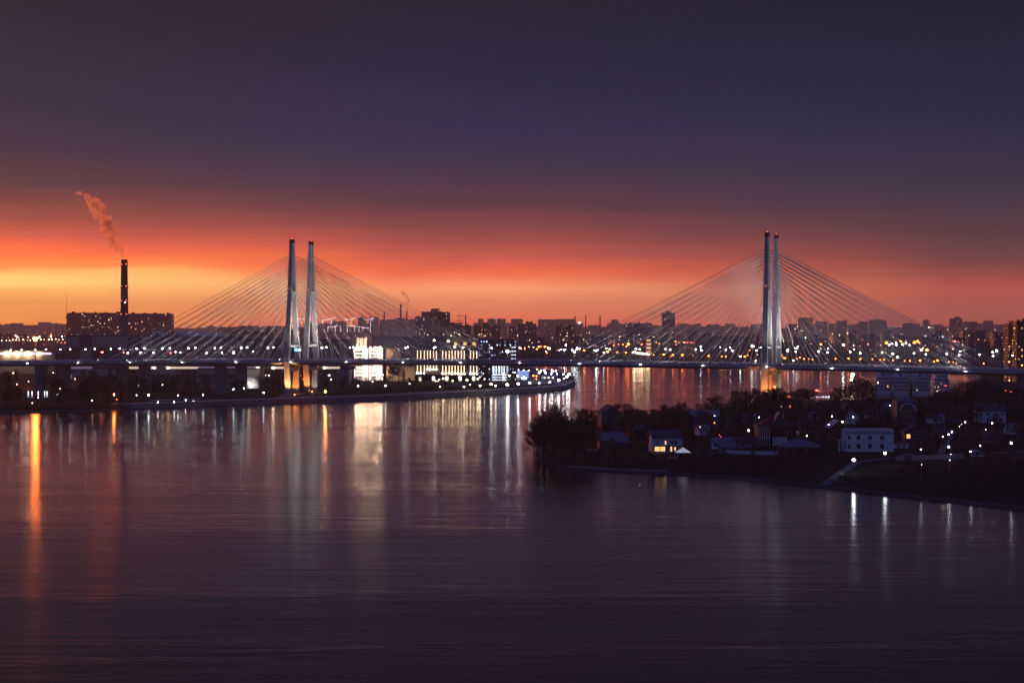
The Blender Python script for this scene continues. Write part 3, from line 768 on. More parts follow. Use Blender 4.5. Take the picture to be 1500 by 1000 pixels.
# hall with the lilac strip
r, hw, h = simple('exhibition_hall', 'hall', 'long low hall with a lilac light strip and four floodlights at far left', -12, 80, 514.5, 2300, 60, P['beige'])
MB().box(-hw, hw-4, -.5, -.402, h-3.3, h-2.2).build('light_strip', M['lit_pink'], r)
MB().box(hw-13, hw-6, -.6, -.502, h-3.2, h-2.3).build('light_strip', M['lit_pink'], r)
for px in (9.5, 24.5, 40, 55.5):
    x = at_y(px, 517, 2297)[0]-r.location.x; MB().ball((x, -2.6, h-2.6), 2.5 if px < 50 else 1.8).build('floodlight', M['l_warm'] , r)
r, hw, h = simple('glazed_kiosk_block', 'building', 'small blue-glazed block right of the lilac-lit hall', 80.5, 96, 515, 2290, 20, P['blue'])
for k in range(3): MB().box(-hw+1+k*4, -hw+3.6+k*4, -.08, -.002, 2, h-2).build('window', P['glass'], r)
# plant hall with dark panels
loc, hw, h = frame(97, 258, 2200, 492.5); r = empty('plant_hall', loc, 0, 'huge grey plant hall with navy panels below the brown block', 'industrial hall')
MB().box(-hw, hw, 0, 70, -1, h).build('wall', P['grey'], r)
MB().box(-hw-.5, hw+.5, -.5, 70.5, h+.003, h+1.2).build('roof', P['navy'], r)
sc = 2200/FAR
for a, b_, zt_, zb_, mt in ((19.5, 37, 0, 16, P['navy']), (0, 19.5, 16, 33, mat_facade('ribbed_wall', (.11,.085,.08), lit=.03, bay=2.2, ww=.25, wh=.8, floor_h=9, glass=(.05,.04,.05))), (37, 58, 16, 33, mat_facade('ribbed_wall_dark', (.09,.07,.07), lit=.05, bay=2.2, ww=.25, wh=.8, floor_h=9, glass=(.05,.04,.05))), (58, 161, 16.5, 33, P['dgrey']), (90, 110, 1, 16, P['navy']), (126, 161, 0, 16, P['dgrey'])):
    MB().box(-hw+a*sc, -hw+b_*sc-.05, -.3, -.002, h-zb_*sc, h-zt_*sc-.1).build('wall_panel', mt, r)
for k in range(8):
    a = 70+k*11; MB().box(-hw+a*sc, -hw+(a+7)*sc, -.5, -.302, h-21*sc, h-18*sc).build('window', M['fasciap'] if k % 3 else P['glass'], r)
for k in range(5): MB().lathe([(2.2, 0), (2.2, 4), (1.2, 4.6)], 8, c=(-hw+(20+k*27)*sc, 20)).build('roof_vent', P['grey'], r, loc=(0, 0, h+1.2))
# second hall with white rooftop units
loc, hw, h = frame(259, 345, 2250, 493.5); r = empty('plant_hall', loc, 0, 'dark plant hall with pale rooftop cooling units', 'industrial hall')
MB().box(-hw, hw, 0, 60, -1, h).build('wall', FAC['hall'], r); MB().box(-hw-.4, hw+.4, -.4, 60.4, h+.003, h+1).build('roof', P['dgrey'], r)
for a, b_, t in ((222, 229, 484.5), (231, 242, 486.5), (254, 259, 485), (262, 273, 485.5), (278, 288, 486), (291, 301, 487), (304, 316, 488), (319, 330, 489)):
    x0 = at_y(a, 490, 2250)[0]-loc[0]; x1 = at_y(b_, 490, 2250)[0]-loc[0]; zt = at_y(a, t, 2250)[2]-loc[2]
    MB().box(max(x0, -hw-40), x1, 2, 9, h+1.003 if x0 > -hw else h+1.003, zt).build('cooling_unit', P['dirtyw'], r)
mbx = MB(); mbx.box(at_y(221, 490, 2250)[0]-loc[0], -hw-.6, 1, 12, h-8, h+1.0); mbx.build('plant_deck', P['dgrey'], r)
simple('workshop_hall', 'industrial hall', 'low dark workshop hall left of the left pylon', 330, 420, 497, 2600, 50, P['dgrey'])
simple('workshop_hall', 'industrial hall', 'rust-coloured workshop hall behind the left stays', 336, 398, 489, 2750, 30, P['orange'])
simple('workshop_hall', 'industrial hall', 'low dark workshop hall between the pylon legs and the white-lit block', 440, 516, 497, 2600, 50, P['dgrey'])
simple('long_dark_hall', 'industrial hall', 'long navy hall behind the white floodlit building', 545, 655, 492.5, 2500, 60, P['navy'])
r, hw, h = simple('shopping_hall', 'hall', 'yellow-beige lit hall left of the white spotlight', 655, 697, 494.5, 2350, 40, P['beige'])
for k in range(6): MB().box(-hw+3+k*5.4, -hw+6.5+k*5.4, -.1, -.002, h-9, h-5.5).build('window', M['lit_win'] if k % 2 else P['glass'], r)
simple('storage_hall', 'industrial hall', 'dark storage hall with lit yard left of the right pylon', 1020, 1095, 493, 3150, 60, P['dgrey'])
r, hw, h = simple('lit_tower', 'tower', 'narrow amber-lit tower on the far bank left of the right pylon', 946.5, 954, 496, 3150, 12, P['orange'])
MB().box(-hw+.6, -hw+3, 2, 6, h+.7, h+7).build('turret', P['orange'], r)
for k in range(4): MB().box(-hw+1, hw-1, -.15, -.003, h-4-k*6, h-1.2-k*6).build('lit_band', M['lit_win'], r)
# power pylon
x, Y_, z = at_y(673, 460, 4200); g = gz(x, Y_); r = empty('power_pylon', (x, Y_, g), 0, 'lattice power pylon right of the dark tower cluster', 'pylon')
mb = MB(); H_ = z-g
for sx in (-1, 1):
    for sy in (-1, 1): mb.tube((sx*4, sy*4, 0), (sx*.8, sy*.8, H_), .45, .3, 4)
mb.build('tower', M['dark'], r)
for z_ in (.82, .95): MB().box(-9, 9, -.4, .4, H_*z_, H_*z_+.8).build('crossarm', M['dark'], r)

# floodlit white block, two wings over a base
loc, hw, h = frame(518.5, 560, 1990, 511.5); r = empty('office_block', loc, 0, 'brilliant white floodlit office block between the left pylon and the dark hall', 'building')
sc = 1990/FAR
xa = -hw; xb = -hw+20.5*sc; xc = -hw+22.5*sc
MB().box(xa, xb, 0, 16, -1, h).build('wall', P['white'], r); MB().box(xc, hw, .4, 16, -1, h+.5).build('wall', P['white'], r)
MB().box(xb, xc, 1.4, 15, -1, h-1).build('stair_recess', P['dgrey'], r)
MB().box(xa-.3, xb+.3, -.3, 16.3, h+.003, h+.6).build('cornice', P['white'], r); MB().box(xc-.0, hw+.3, .1, 16.3, h+.503, h+1.1).build('cornice', P['white'], r)
cx0 = at_y(521, 500, 1990)[0]-loc[0]; cx1 = at_y(537, 500, 1990)[0]-loc[0]; zt = at_y(521, 494, 1990)[2]-loc[2]
mb = MB()
for k in range(3):
    c_ = cx0+(cx1-cx0)*(k+.5)/3; mb.lathe([((cx1-cx0)/6, h+.6), ((cx1-cx0)/6, zt-1), ((cx1-cx0)/8, zt)], 12, c=(c_, 6))
mb.build('rooftop_silo', mat_plain('pink_render', (.62,.42,.38), .8, .1, .2), r)
for fl in range(9):
    for k in range(9):
        if fl in (4, 5) and k > 6: continue
        wx0 = (xa+1.2+k*1.45) if k < 5 else (xc+1.3+(k-5)*1.6); wy = 0 if k < 5 else .4
        z_ = h-3.2-fl*3.6
        MB().box(wx0, wx0+1.12, wy-.06, wy-.003, z_-.2, z_+1.9).build('window', P['dglass'], r)
for fl in range(3): MB().box(xa+1, xb-1, -.3, -.07, 1.5+fl*3.2, 3.0+fl*3.2) if False else None
for k in range(6): MB().ball((xa+2+k*(2*hw-4)/5, -.9, h+(1.4 if k < 3 else 1.9)), .62).build('added_roof_light', M['l_roof'], r)  # added lamps along the roof edge, feeding the bright streak on the water
def spot(loc, target, energy, col, size=60, rad=.6):
    l = bpy.data.lights.new('floodlight_beam', 'SPOT'); l.energy = energy; l.color = col; l.spot_size = R(size); l.spot_blend = 1.0 if size > 94 else .6; l.shadow_soft_size = rad
    o = bpy.data.objects.new('floodlight_beam', l); COL.objects.link(o); o.location = loc
    o.rotation_euler = (Vector(target)-Vector(loc)).to_track_quat('-Z', 'Y').to_euler(); return o
bx, by, bz = loc
for dx, zt_ in ((-10, 12), (2, 12), (12, 12)): spot((bx+dx, by-24, bz+1.0), (bx+dx*.8, by, bz+zt_+6), 52000*FL, (1,.72,.56), 85)
for dx in (-8, 9): spot((bx+dx, by-14, bz+22), (bx+dx, by, bz+30), 24000*FL, (1,.7,.56), 110)
# warm low block right of it, and the beige hall behind the trees
r, hw, h = simple('annex_building', 'building', 'peach-lit annex right of the white floodlit block', 566, 586, 511, 1985, 14, P['orange'])
b_ = Vector(r.location); spot((b_.x, b_.y-14, b_.z+16), (b_.x, b_.y, b_.z+26), 9000*FL, (1,.6,.35), 100)
r, hw, h = simple('theatre_hall', 'hall', 'beige lit hall behind two waterfront trees', 571, 608.5, 530, 1975, 24, P['beige'])
MB().box(-hw, hw, -.3, -.003, h-1.2, h-.2).build('light_strip', M['glow_warm'], r)
for k in range(9): MB().box(-hw+4+k*2.2, -hw+5.6+k*2.2, -.1, -.003, h-5, h-3).build('window', P['glass'], r)
b_ = Vector(r.location)
for dx in (-8, 6): spot((b_.x+dx, b_.y-12, b_.z+3), (b_.x+dx, b_.y, b_.z+8), 5000*FL, (1,.7,.4), 110)
# colonnade whose uplit pilasters are glowing strips, the light put into the material
loc, hw, h = frame(608.8, 701, 1960, 512); r = empty('colonnade_building', loc, 0, 'long dark building striped with warm glowing uplit pilasters', 'building')
MB().box(-hw, hw, 0, 22, -1, h).build('wall', P['dgrey'], r); MB().box(-hw-.4, hw+.4, -.4, 22.4, h+.003, h+.8).build('roof', P['dgrey'], r)
sc = 1960/FAR
for px, yb in [(611.5, 546), (616.3, 546), (621.6, 546.5), (626.2, 540.3), (630.3, 540.5), (635, 540.3), (639.2, 540.5), (648.5, 546.5), (653.2, 546.5), (658, 546.5), (662.2, 547), (666.7, 546.5), (671.2, 547), (675.7, 547), (680, 547), (689.2, 547), (693.7, 547), (698.4, 547)]:
    x, _, zb = at_y(px, yb, 1960); x -= loc[0]; zb -= loc[2]
    MB().box(x-.33, x+.33, -.35, -.003, zb, h-1).build('glow_column', M['glow_warm'], r)
    MB().ball((x, -.9, zb-.3), .75).build('uplight', M['l_warm'], r)
MB().box(-hw, hw, -4, -.01, 6.2, 7.0).build('canopy', P['dgrey'], r)
for k in range(14): MB().box(-hw+3+k*4.4, -hw+5.6+k*4.4, -.2, -.005, 1, 5).build('window', P['glass'] if k % 3 else M['lit_win2'], r)
# dark glass office with blue lights, white ribbed facade below
loc, hw, h = frame(701.5, 756, 1980, 498); r = empty('glass_office', loc, 0, 'dark glass office with blue lights beside the white spotlight', 'building')
MB().box(-hw, hw, 0, 24, -1, h).build('wall', FAC['office'], r); MB().box(-hw-.3, hw+.3, -.3, 24.3, h+.003, h+.9).build('roof', P['navy'], r)
x0 = at_y(721, 540, 1978)[0]-loc[0]; x1 = at_y(744.5, 540, 1978)[0]-loc[0]; z0 = at_y(721, 558, 1978)[2]-loc[2]; z1 = at_y(721, 530, 1978)[2]-loc[2]
MB().box(x0, x1, -3, -.01, z0, z1).build('glass_bay', mat_facade('white_lit_bay', (.35,.37,.42), lit=.8, cols=((.8,.86,1),(.6,.7,1),(.95,.95,1)), strength=.9, bay=1.7, floor_h=9, ww=.55, wh=.95), r)
for k in range(6): MB().box(x0+1+k*2.7, x0+1.5+k*2.7, -3.3, -3.003, z0+6, z1-.2).build('glow_column', M['led_white'], r)
for k in range(3): MB().box(x0, x1, -3.5, -3.02, z0+1+k*2.6, z0+1.35+k*2.6).build('light_strip', M['led_white'], r)
for k in range(4):
    z_ = at_y(750, 509+k*5.5, 1978)[2]-loc[2]; MB().box(hw-5, hw-.2, -.3, -.003, z_, z_+.5).build('light_strip', M['led_white'], r)
# low pavilion along the embankment
r, hw, h = simple('embankment_pavilion', 'pavilion', 'low ribbed pavilion on the embankment under the glass office', 697, 741, 562, 1840, 14, P['beige'])
for k in range(12): MB().box(-hw+1+k*2.25, -hw+1.5+k*2.25, -.3, -.003, 0, h-.6).build('pilaster', P['dirtyw'], r)
r, hw, h = simple('embankment_pavilion', 'pavilion', 'low long pavilion beneath the uplit pilasters', 648, 690, 563, 1800, 12, P['grey'])
# left ramp behind the bridge; light on its fascia is put in as glow
r = empty('slip_road_viaduct', (at_y(97, 539, 1780)[0], 1780, 0), 0, 'lower slip road with a glowing fascia passing behind the left piers', 'viaduct')
def rx(px): return at_y(px, 539, 1780)[0]-r.location.x
zt = at_y(97, 536.5, 1780)[2]; zb = at_y(97, 540.8, 1780)[2]
MB().box(rx(88), rx(520), 0, 9, zb, zt).build('deck', P['dgrey'], r)
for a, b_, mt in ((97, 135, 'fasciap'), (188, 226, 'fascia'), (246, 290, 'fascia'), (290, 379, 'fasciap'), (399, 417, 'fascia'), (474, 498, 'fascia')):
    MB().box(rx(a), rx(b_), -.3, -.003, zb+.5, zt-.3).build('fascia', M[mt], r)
for px in (226, 246, 378, 400, 475): MB().ball((rx(px), -.8, (zb+zt)/2), .9).build('lamp', M['l_warm'], r)
for px in (120, 160, 208, 268, 312, 356, 410, 486): MB().box(rx(px)-1.2, rx(px)+1.2, 2, 7, 0, zb-.003).build('pier', P['dgrey'], r)
r, hw, h = simple('warehouse', 'warehouse', 'beige warehouse with a grey lit lower wall under the left approach', 288, 381, 541, 1740, 30, P['beige'])
MB().box(-hw+1, hw-.2, -.3, -.003, h-7.5, h-4.5).build('dark_band', P['dgrey'], r); MB().box(-hw+1, hw-.2, -.25, -.003, 0, h-7.6).build('lower_wall', P['grey'], r)
b_ = Vector(r.location); spot((b_.x+hw*.7, b_.y-7, b_.z+.5), (b_.x+hw*.75, b_.y, b_.z+6), 9000*FL, (1,.93,.85), 120)
r, hw, h = simple('warehouse', 'warehouse', 'pale shed right of the left pylon', 492, 512, 530, 1900, 30, P['grey'])
r, hw, h = simple('warehouse', 'warehouse', 'dark shed left under the approach viaduct', 190, 240, 549, 1700, 30, P['dgrey'])
for k in range(5): MB().box(-hw+3+k*4, -hw+5+k*4, -.2, -.003, 3, 5).build('window', M['lit_win2'] if k % 2 else P['glass'], r)
r, hw, h = simple('boathouse', 'boathouse', 'dark waterside boathouse with narrow pale lit windows at far left', 38, 72, 580, 1500, 12, P['dgrey'])
for k, px in enumerate((41, 46.5, 55.5, 65, 68.5)):
    x = at_y(px, 587, 1499)[0]-r.location.x; MB().box(x-.3, x+.3, -.3, -.003, 1.2, 5.5).build('window', M['led_white'], r)
r, hw, h = simple('kiosk', 'kiosk', 'small kiosk with cyan lit windows in the trees at far left', 86, 106, 546, 1750, 10, P['grey'])
MB().box(-hw+1, hw-1, -.3, -.003, h-4.5, h-1.5).build('window', mat_emit('cyan_window', (.55,.9,.95), 1.0), r)
# lit canopies on posts
def canopy(pts, posts, label):
    Y = 3900; x0, _, z0 = at_y(*pts[0], Y); root = empty('lit_canopy', (x0, Y, z0), 0, label, 'lit canopy', 'lit canopies over the plant')
    mb = MB(); q = [Vector(at_y(a, b_, Y))-Vector((x0, Y, z0)) for a, b_ in pts]
    for i in range(len(q)-1):
        for dy in (0, 9): mb.tube(q[i]+Vector((0, dy, 0)), q[i+1]+Vector((0, dy, 0)), .45, .45, 5)
        mb.tube(q[i], q[i]+Vector((0, 9, .5)), .35, .35, 4)
    mb.build('canopy_edge', M['canopy_lit'], root)
    mb = MB()
    for i in range(len(q)-1): mb.hexa([q[i]+Vector((0,.7,-.4)), q[i+1]+Vector((0,.7,-.4)), q[i+1]+Vector((0,8.3,-.4)), q[i]+Vector((0,8.3,-.4))], [q[i]+Vector((0,.7,.1)), q[i+1]+Vector((0,.7,.1)), q[i+1]+Vector((0,8.3,.1)), q[i]+Vector((0,8.3,.1))])
    mb.build('roof', P['dirtyw'], root)
    for a, t, b_ in posts:
        p0 = Vector(at_y(a, t, Y))-Vector((x0, Y, z0)); p1 = Vector(at_y(a, b_, Y))-Vector((x0, Y, z0)); p1b = Vector((p1.x, p1.y, 3.2-z0))
        MB().tube(p1, p0, .42, .42, 5).build('lit_post', M['canopy_lit'], root)
        MB().tube(p1b, p1, .3, .3, 5).build('post', M['dark'], root)
M['canopy_lit'] = mat_emit('pink_white_light_string', (1,.82,.8), 1.8)
for i, (pts, posts) in enumerate([([(425, 467.5), (428, 467), (432, 467.5)], [(427, 467, 472)]), ([(426, 476.5), (432, 476.5)], [(428, 477, 482)]), ([(437, 466.5), (444, 467.5), (451, 467)], [(441, 467, 474)]),
    ([(471.8, 468.5), (478, 468.3), (484, 467), (491.5, 464.8)], [(473, 468.5, 474.5), (485.5, 467, 475)]), ([(480, 479), (486, 478.8), (490, 478), (494, 476.4)], [(480.3, 479, 486), (491, 478, 486)]),
    ([(505, 467), (510, 468.5), (515, 467.5), (521.5, 464.8)], [(514.3, 468, 475), (507, 468, 470)]), ([(508, 476), (515, 477.3), (523, 478), (532, 479.6), (540.5, 480.6)], [(508.6, 476, 487), (519.5, 478, 486), (526, 478.5, 486.5), (531.5, 479.5, 485)]),
    ([(533, 467.3), (538, 468.2), (542, 467.4), (547.5, 464.8)], [(542.7, 467, 487), (546, 466, 470)]), ([(498, 478), (499, 478)], [(498.6, 478, 486)])]):
    canopy(pts, posts, f"{['tiny upper','tiny lower','short','slanting upper','slanting lower','slanting upper','longest lower','tallest upper','stub'][i]} lit canopy, {ORD[i]} from the left behind the stays")

# ------------------------------------------------------------------ embankment, road, promontory
edge = [(188, 598.6), (200, 598), (300, 594), (400, 590.5), (460, 588.5), (550, 586), (620, 582), (700, 578), (760, 574.5), (800, 572), (826, 569.5), (838, 562), (837, 557), (818, 549), (785, 543.5), (765, 539)]
E = [Vector((*at_z(*p), 0)) for p in edge]
def offs(line, d):
    out = []
    for i, p in enumerate(line):
        a = line[max(0, i-1)]; b_ = line[min(len(line)-1, i+1)]; t = (b_-a).normalized(); out.append(p+Vector((-t.y, t.x, 0))*d)
    return out
def ribbon(mb, line, d0, d1, z0, z1, mi=0):
    """solid strip between two offsets of a line (landward is positive)"""
    A = offs(line, d0); B = offs(line, d1); vs = []
    for a, b_ in zip(A, B): vs += [(a.x,a.y,z0), (b_.x,b_.y,z0), (b_.x,b_.y,z1), (a.x,a.y,z1)]
    fs = []
    for i in range(len(line)-1):
        for k in range(4): fs.append((i*4+k, i*4+(k+1) % 4, (i+1)*4+(k+1) % 4, (i+1)*4+k))
    fs += [(0,3,2,1), tuple((len(line)-1)*4+k for k in range(4))]
    mb.add(vs, fs, mi)
root = empty('embankment_wall', (0, 0, 0), 0, 'grey granite embankment wall along the left bank and round its point', 'embankment wall')
mb = MB(); ribbon(mb, E, -3.0, 8.5, -3, 3.3); mb.build('wall', M['granite'], root)
mb = MB(); ribbon(mb, E, -3.3, -2.4, 3.304, 3.7); mb.build('coping', P['dirtyw'], root)
mb = MB()
L = offs(E, -2.8)
for i in range(3, len(L)-1):
    a, b_ = L[i], L[i+1]; n_ = int((b_-a).length/3.2)
    for k in range(n_):
        p = a.lerp(b_, k/n_); mb.box(p.x-.25, p.x+.25, p.y-.25, p.y+.25, 3.7, 4.7)
    mb.tube(Vector((a.x, a.y, 4.6)), Vector((b_.x, b_.y, 4.6)), .1, .1, 4)
mb.build('railing', P['dirtyw'], root)
mb = MB(); ribbon(mb, E, 14, 24, 3.22, 3.315); tag(mb.build('embankment_road', M['asphalt']), 'dark asphalt road along the embankment', 'road', kind='structure')
mb = MB(); ribbon(mb, E, 8.5, 12, 3.22, 3.33); tag(mb.build('promenade', M['paving']), 'pale paved promenade behind the embankment wall', 'promenade', kind='structure')
# paved point
pts = [Vector((*at_z(a, b_), 3.34)) for a, b_ in ((752, 571), (800, 568.5), (824, 566.5), (833.5, 561), (832, 557.5), (815, 551), (785, 546.5), (768, 543.5), (752, 548))]
cpt = sum(pts, Vector())/len(pts); vs = []
for p in pts:
    q = p+(cpt-p)*.12; vs.append(q)
n = len(vs); mb = MB(); mb.add([(v.x, v.y, 3.345) for v in vs]+[(v.x, v.y, 2.9) for v in vs], [tuple(range(n))]+[tuple(range(2*n-1, n-1, -1))]+[(k, (k+1) % n, n+(k+1) % n, n+k) for k in range(n)])
tag(mb.build('point_plaza', M['paving']), 'pale floodlit plaza on the point of the left bank', 'plaza', kind='structure')
r, hw, h = simple('ferry_terminal', 'pavilion', 'low white-roofed pavilion on the lit point', 792, 812, 551, 2050, 18, P['dirtyw'], P['dirtyw'], yaw=-.25)
for k in range(6): MB().box(-hw+1+k*2.2, -hw+2.4+k*2.2, -.1, -.003, .8, h-.8).build('window', M['lit_win2'] if k % 2 else P['glass'], r)
r, hw, h = simple('blue_lit_stage', 'stage', 'blue-lit stage behind the huge spotlight on the left bank point', 757, 775, 552, 2080, 14, P['blue'])
for k in range(4): MB().box(-hw+.5, hw-.5, -.2, -.003, 1+k*2, 1.4+k*2).build('light_strip', M['led_blue'], r)
b_ = at_y(768, 553.5, 2060)

# ------------------------------------------------------------------ lamps of the left bank and the far shore
LJ = random.Random(77)
def lamps(kind, noun, zone, pts, h=10, r=.8, style='globe', Y=None, group=None):
    for p in pts:
        px, py = p[0], p[1]
        p = (px, py, (p[2] if len(p) > 2 else 1)*(.42+.75*LJ.random()**1.3))
        if Y is None: x, y, g = under_point(px, py, h+r)
        else:
            x, y, zt = at_y(px, py, Y); g = max(.3, gz(x, y)); h = zt-g-r
        g = max(g, .2)
        lamp(kind, (x, y, g), random.uniform(0, 6.28), h=h, r=r*(p[2] if len(p) > 2 else 1), noun=noun, zone=zone, style=style, group=group)
WF = 'on the waterfront left of the left pylon'
lamps('l_cyan', 'white lamp', WF, [(217.6, 578.6), (260.7, 577.7), (297.4, 577), (341.7, 573.6, .7), (357, 573), (386, 573)], 8, .6)
lamps('l_white', 'small low lamp', WF, [(231, 589, .8), (255, 588), (232, 586.5, .6), (200, 578, .7), (205, 577.7, .7), (272, 585.5, .6), (283, 586, .6)], 4, .45)
lamps('l_warm', 'small lamp', 'among the dark trees at far left', [(19.4, 546), (60, 545.5), (78, 545.5, .8), (82, 546, .8), (24.5, 562, .6), (41.6, 558, .6), (88, 568.5, .7), (84, 577, .6), (124, 572, .8), (135, 581, .6), (147, 577, .6), (110, 554, .7), (47, 589, .8), (56, 587, .8)], 6, .55)
lamps('l_warm', 'small lamp', 'by the sheds under the left approach', [(197, 551.5), (209, 557), (216.5, 557, .7), (224.8, 557), (237.5, 556), (238, 563, .8), (156, 534, .8), (148, 537, .8), (151, 537, .8), (389, 549, .8), (394, 549.5), (405, 553), (365, 561, 1.2)], 7, .55)
lamps('l_bigo', 'strong orange light', 'on the shore at far left', [(167, 580.5)], 6, .7)
lamps('l_orange', 'dim orange lamp', 'under the trees near the strong orange shore light', [(160, 585, .6), (164, 588, .5), (171, 587, .5)], 3, .4)
lamps('l_bigo', 'tall mast with a glaring orange light', 'before the brown block at far left', [(51.6, 493.3)], Y=1800, r=2.9)
lamps('l_bigo', 'glaring orange lamp', 'at the right foot of the left pylon', [(476.5, 571)], 9, 1.6)
lamps('l_warm', 'white mast lamp', 'on the plain at far left', [(25.6, 493), (41.5, 493), (57.5, 492.6), (74.5, 492.2), (90.6, 492), (23, 490.5, .6)], Y=3300, r=1.1)
lamps('l_warm', 'tiny far street lamp', 'on the road at far left', [(3+k*5.2+random.uniform(-1, 1), 498.2-k*.1+random.uniform(-.5, .5)) for k in range(18)], Y=3400, r=.6)
lamps('l_orange', 'low orange lamp', 'between the pylon legs on the left bank', [(431.5, 574.5, .8), (440.5, 549, .6), (443.5, 554.5, .6), (453, 571, .8), (457, 573, .7)], 4, .6)
lamps('l_white', 'lamp', 'in the yard between the left pylon and the light columns', [(452.5, 540, 1.2), (482, 549.5), (485, 555, .7), (564.7, 564.6), (600, 564.5, 1.1), (560, 554, .8), (561, 548.5, .8), (524.5, 564.5, .7), (546, 558, .7)], 7, .6)
lamps('l_warm', 'lamp', 'on the forecourt below the light columns', [(638, 557), (641.7, 557), (649, 554), (644.5, 565.3), (663, 557, 1.1), (672, 551.5), (684, 556.5, 1.2), (688.6, 558.3, 1.3), (643.5, 554.5, .7), (700, 554.5, 1.1), (702.8, 551.2, 1.2), (709.8, 554.2, 1.2), (708, 546.5, .8), (719.5, 559, 1.2)], 8, .7)
lamps('l_warm', 'round promenade lamp', 'on the embankment under the glass office', [(679.8, 565.5, 1.3), (703.3, 564.2, 1.3), (726, 564, 1.3), (743, 563.2, 1.2)], 8, .85)
lamps('l_warm', 'bright roof light', 'in the cluster left of the white spotlight', [(719, 508, 1.2), (726, 505, 1.4), (724.5, 512.5), (728, 509), (734.2, 508.3, 1.2), (706, 505.5), (710.5, 505.8, .9), (636, 496.7, 1.3), (656.5, 497.8, 1.5), (666, 506.2)], Y=2320, r=1.5)
lamps('l_big', 'huge white spotlight on a mast', 'on the dark office roofline', [(743.3, 511)], Y=1950, r=3.3)
lamps('l_big', 'huge white spotlight', 'at the blue stage on the point', [(767.5, 553.3)], Y=2050, r=3.1)
PT = [(759.5, 541), (767, 541.5, 1.25), (774.5, 541.7, 1.25), (786.5, 540.3), (790.3, 545.5, 1.3), (792.5, 542, 1.1), (797.5, 542.5, 1.4), (799.5, 545.5), (807.5, 546.8, 1.5), (809.5, 543.5), (816, 546.6, .9), (808, 540.5, .7),
      (825, 547.6, 1.2), (833.6, 548.2, 1.6), (830.5, 551.3, 1.3), (826, 553.5, 1.1), (818.5, 556.6, 1.4), (805.3, 559, 1.4), (790, 560, 1.4), (776, 560.2, 1.1), (759, 561.8, 1.2), (752.5, 539, 1.2), (754.3, 544.5), (746, 549.5, .7), (758, 549.5, .6), (814, 542.5, .7)]
lamps('l_white', 'white plaza lamp', 'on the point of the left bank', PT, 9, .8, group='lamps on the lit point')
lamps('l_orange', 'orange plaza lamp', 'on the point of the left bank', [(781.5, 550, 1.2), (786, 550.5), (785.5, 554.5), (747.5, 549.8, .8)], 6, .6)
FS = 'on the far shore '
lamps('l_orange', 'orange lamp', FS+'at mid-span', [(769, 510.5, 1.2), (768, 508.5), (786.5, 510.5), (789.2, 507.5, 1.6), (798, 507.3), (801.5, 507.2), (804, 510.5, .8), (761, 508.5, .7), (855.5, 512.8, 1.2), (801, 516)], Y=3150, r=1.35)
lamps('l_white', 'white yard light', FS+'at mid-span', [(800, 514.5, 1.7), (829, 505.5, 1.2), (819, 512.3), (822, 511.5), (826.5, 512, 1.3), (828.6, 511.3), (838, 512), (841.3, 515.7, 2), (843, 512), (845.5, 512), (857, 505.3), (870.5, 512, .9), (873.5, 513.5, 1.9), (876, 512), (884.5, 515.2, 1.2), (849, 471.5, 1.6), (774.5, 507.5, .7), (781.5, 508, .8)], Y=3100, r=.95)
lamps('l_orange', 'orange lamp', FS+'left of the right pylon', [(890.5, 514.5), (904.3, 515, 1.6), (917.5, 506.3), (920.5, 504, 1.9), (899, 504.5, .7), (906, 503.5, .7), (913, 503.5, .7), (957, 519), (972, 518.8, 1.2), (985.8, 519.5, 1.2), (999.5, 520, 1.2), (1015.3, 520), (1038, 521), (1057.5, 521.5, 1.6), (1063, 521.5), (1091, 522, .8), (966, 502.3, .7), (972.5, 501, .7), (989.5, 499.2, 1.1), (994, 500.5, .7), (917, 515.8, .8)], Y=3080, r=1.3)
lamps('l_warm', 'yellow quay light', FS+'beside the amber-lit tower', [(926.5, 515.5, 1.6), (929.5, 516, 1.7), (933.5, 517, 1.2), (937, 517.4, 1.2), (940.5, 517.8, 1.2), (944, 518, 1.1), (947.5, 518.3, 1.1), (950.5, 518.8, 1.2)], Y=3050, r=1.3)
lamps('l_red', 'red light', FS+'left of the right pylon', [(940, 504, 1.2), (1007.3, 500.5, 1.3), (1012.5, 500.5), (1003, 501, .8), (1016, 501, .7)], Y=3100, r=1.2)
lamps('l_white', 'white lamp', FS+'close left of the right pylon', [(1026.7, 507), (1055, 508), (1070, 508.3), (1101.8, 507, 1.9), (1084.3, 522, 1.2), (1114.5, 508), (1107.3, 528, 1.4)], Y=3000, r=.95)
lamps('l_orange', 'orange lamp', FS+'just right of the right pylon', [(1145.6, 520.5), (1147.3, 523.5), (1150, 524.4, 1.2), (1167, 524.3), (1171.8, 523, .9), (1178, 525), (1184.8, 525), (1190, 526), (1224, 525, 1.7), (1242.8, 525, 1.6), (1202.5, 503.5, 1.1), (1260.5, 525.3, 1.7)], Y=2900, r=.95)
lamps('l_white', 'white lamp', FS+'just right of the right pylon', [(1154.2, 511.5, 1.2), (1166.5, 509.5, 1.5), (1162, 527.8, 1.2), (1202.3, 510.5), (1213, 509.7), (1235.3, 505, 1.8), (1251, 511), (1169, 507, .8), (1180, 494, .7), (1242, 487, .6)], Y=2900, r=.95)
lamps('l_orange', 'orange lamp', FS+'behind the low right stays', [(1278, 525.5, .8), (1289, 526.5, .8), (1295, 526), (1308, 527), (1325, 528, 1.3), (1333, 528, 1.7), (1348, 528, 1.1), (1368.5, 528.8), (1373.5, 528, 1.6), (1390, 529.5), (1396.5, 529.5, .9), (1401, 531, 1.1), (1441, 532, 1.5), (1483.5, 536.3)], Y=2850, r=1.0)
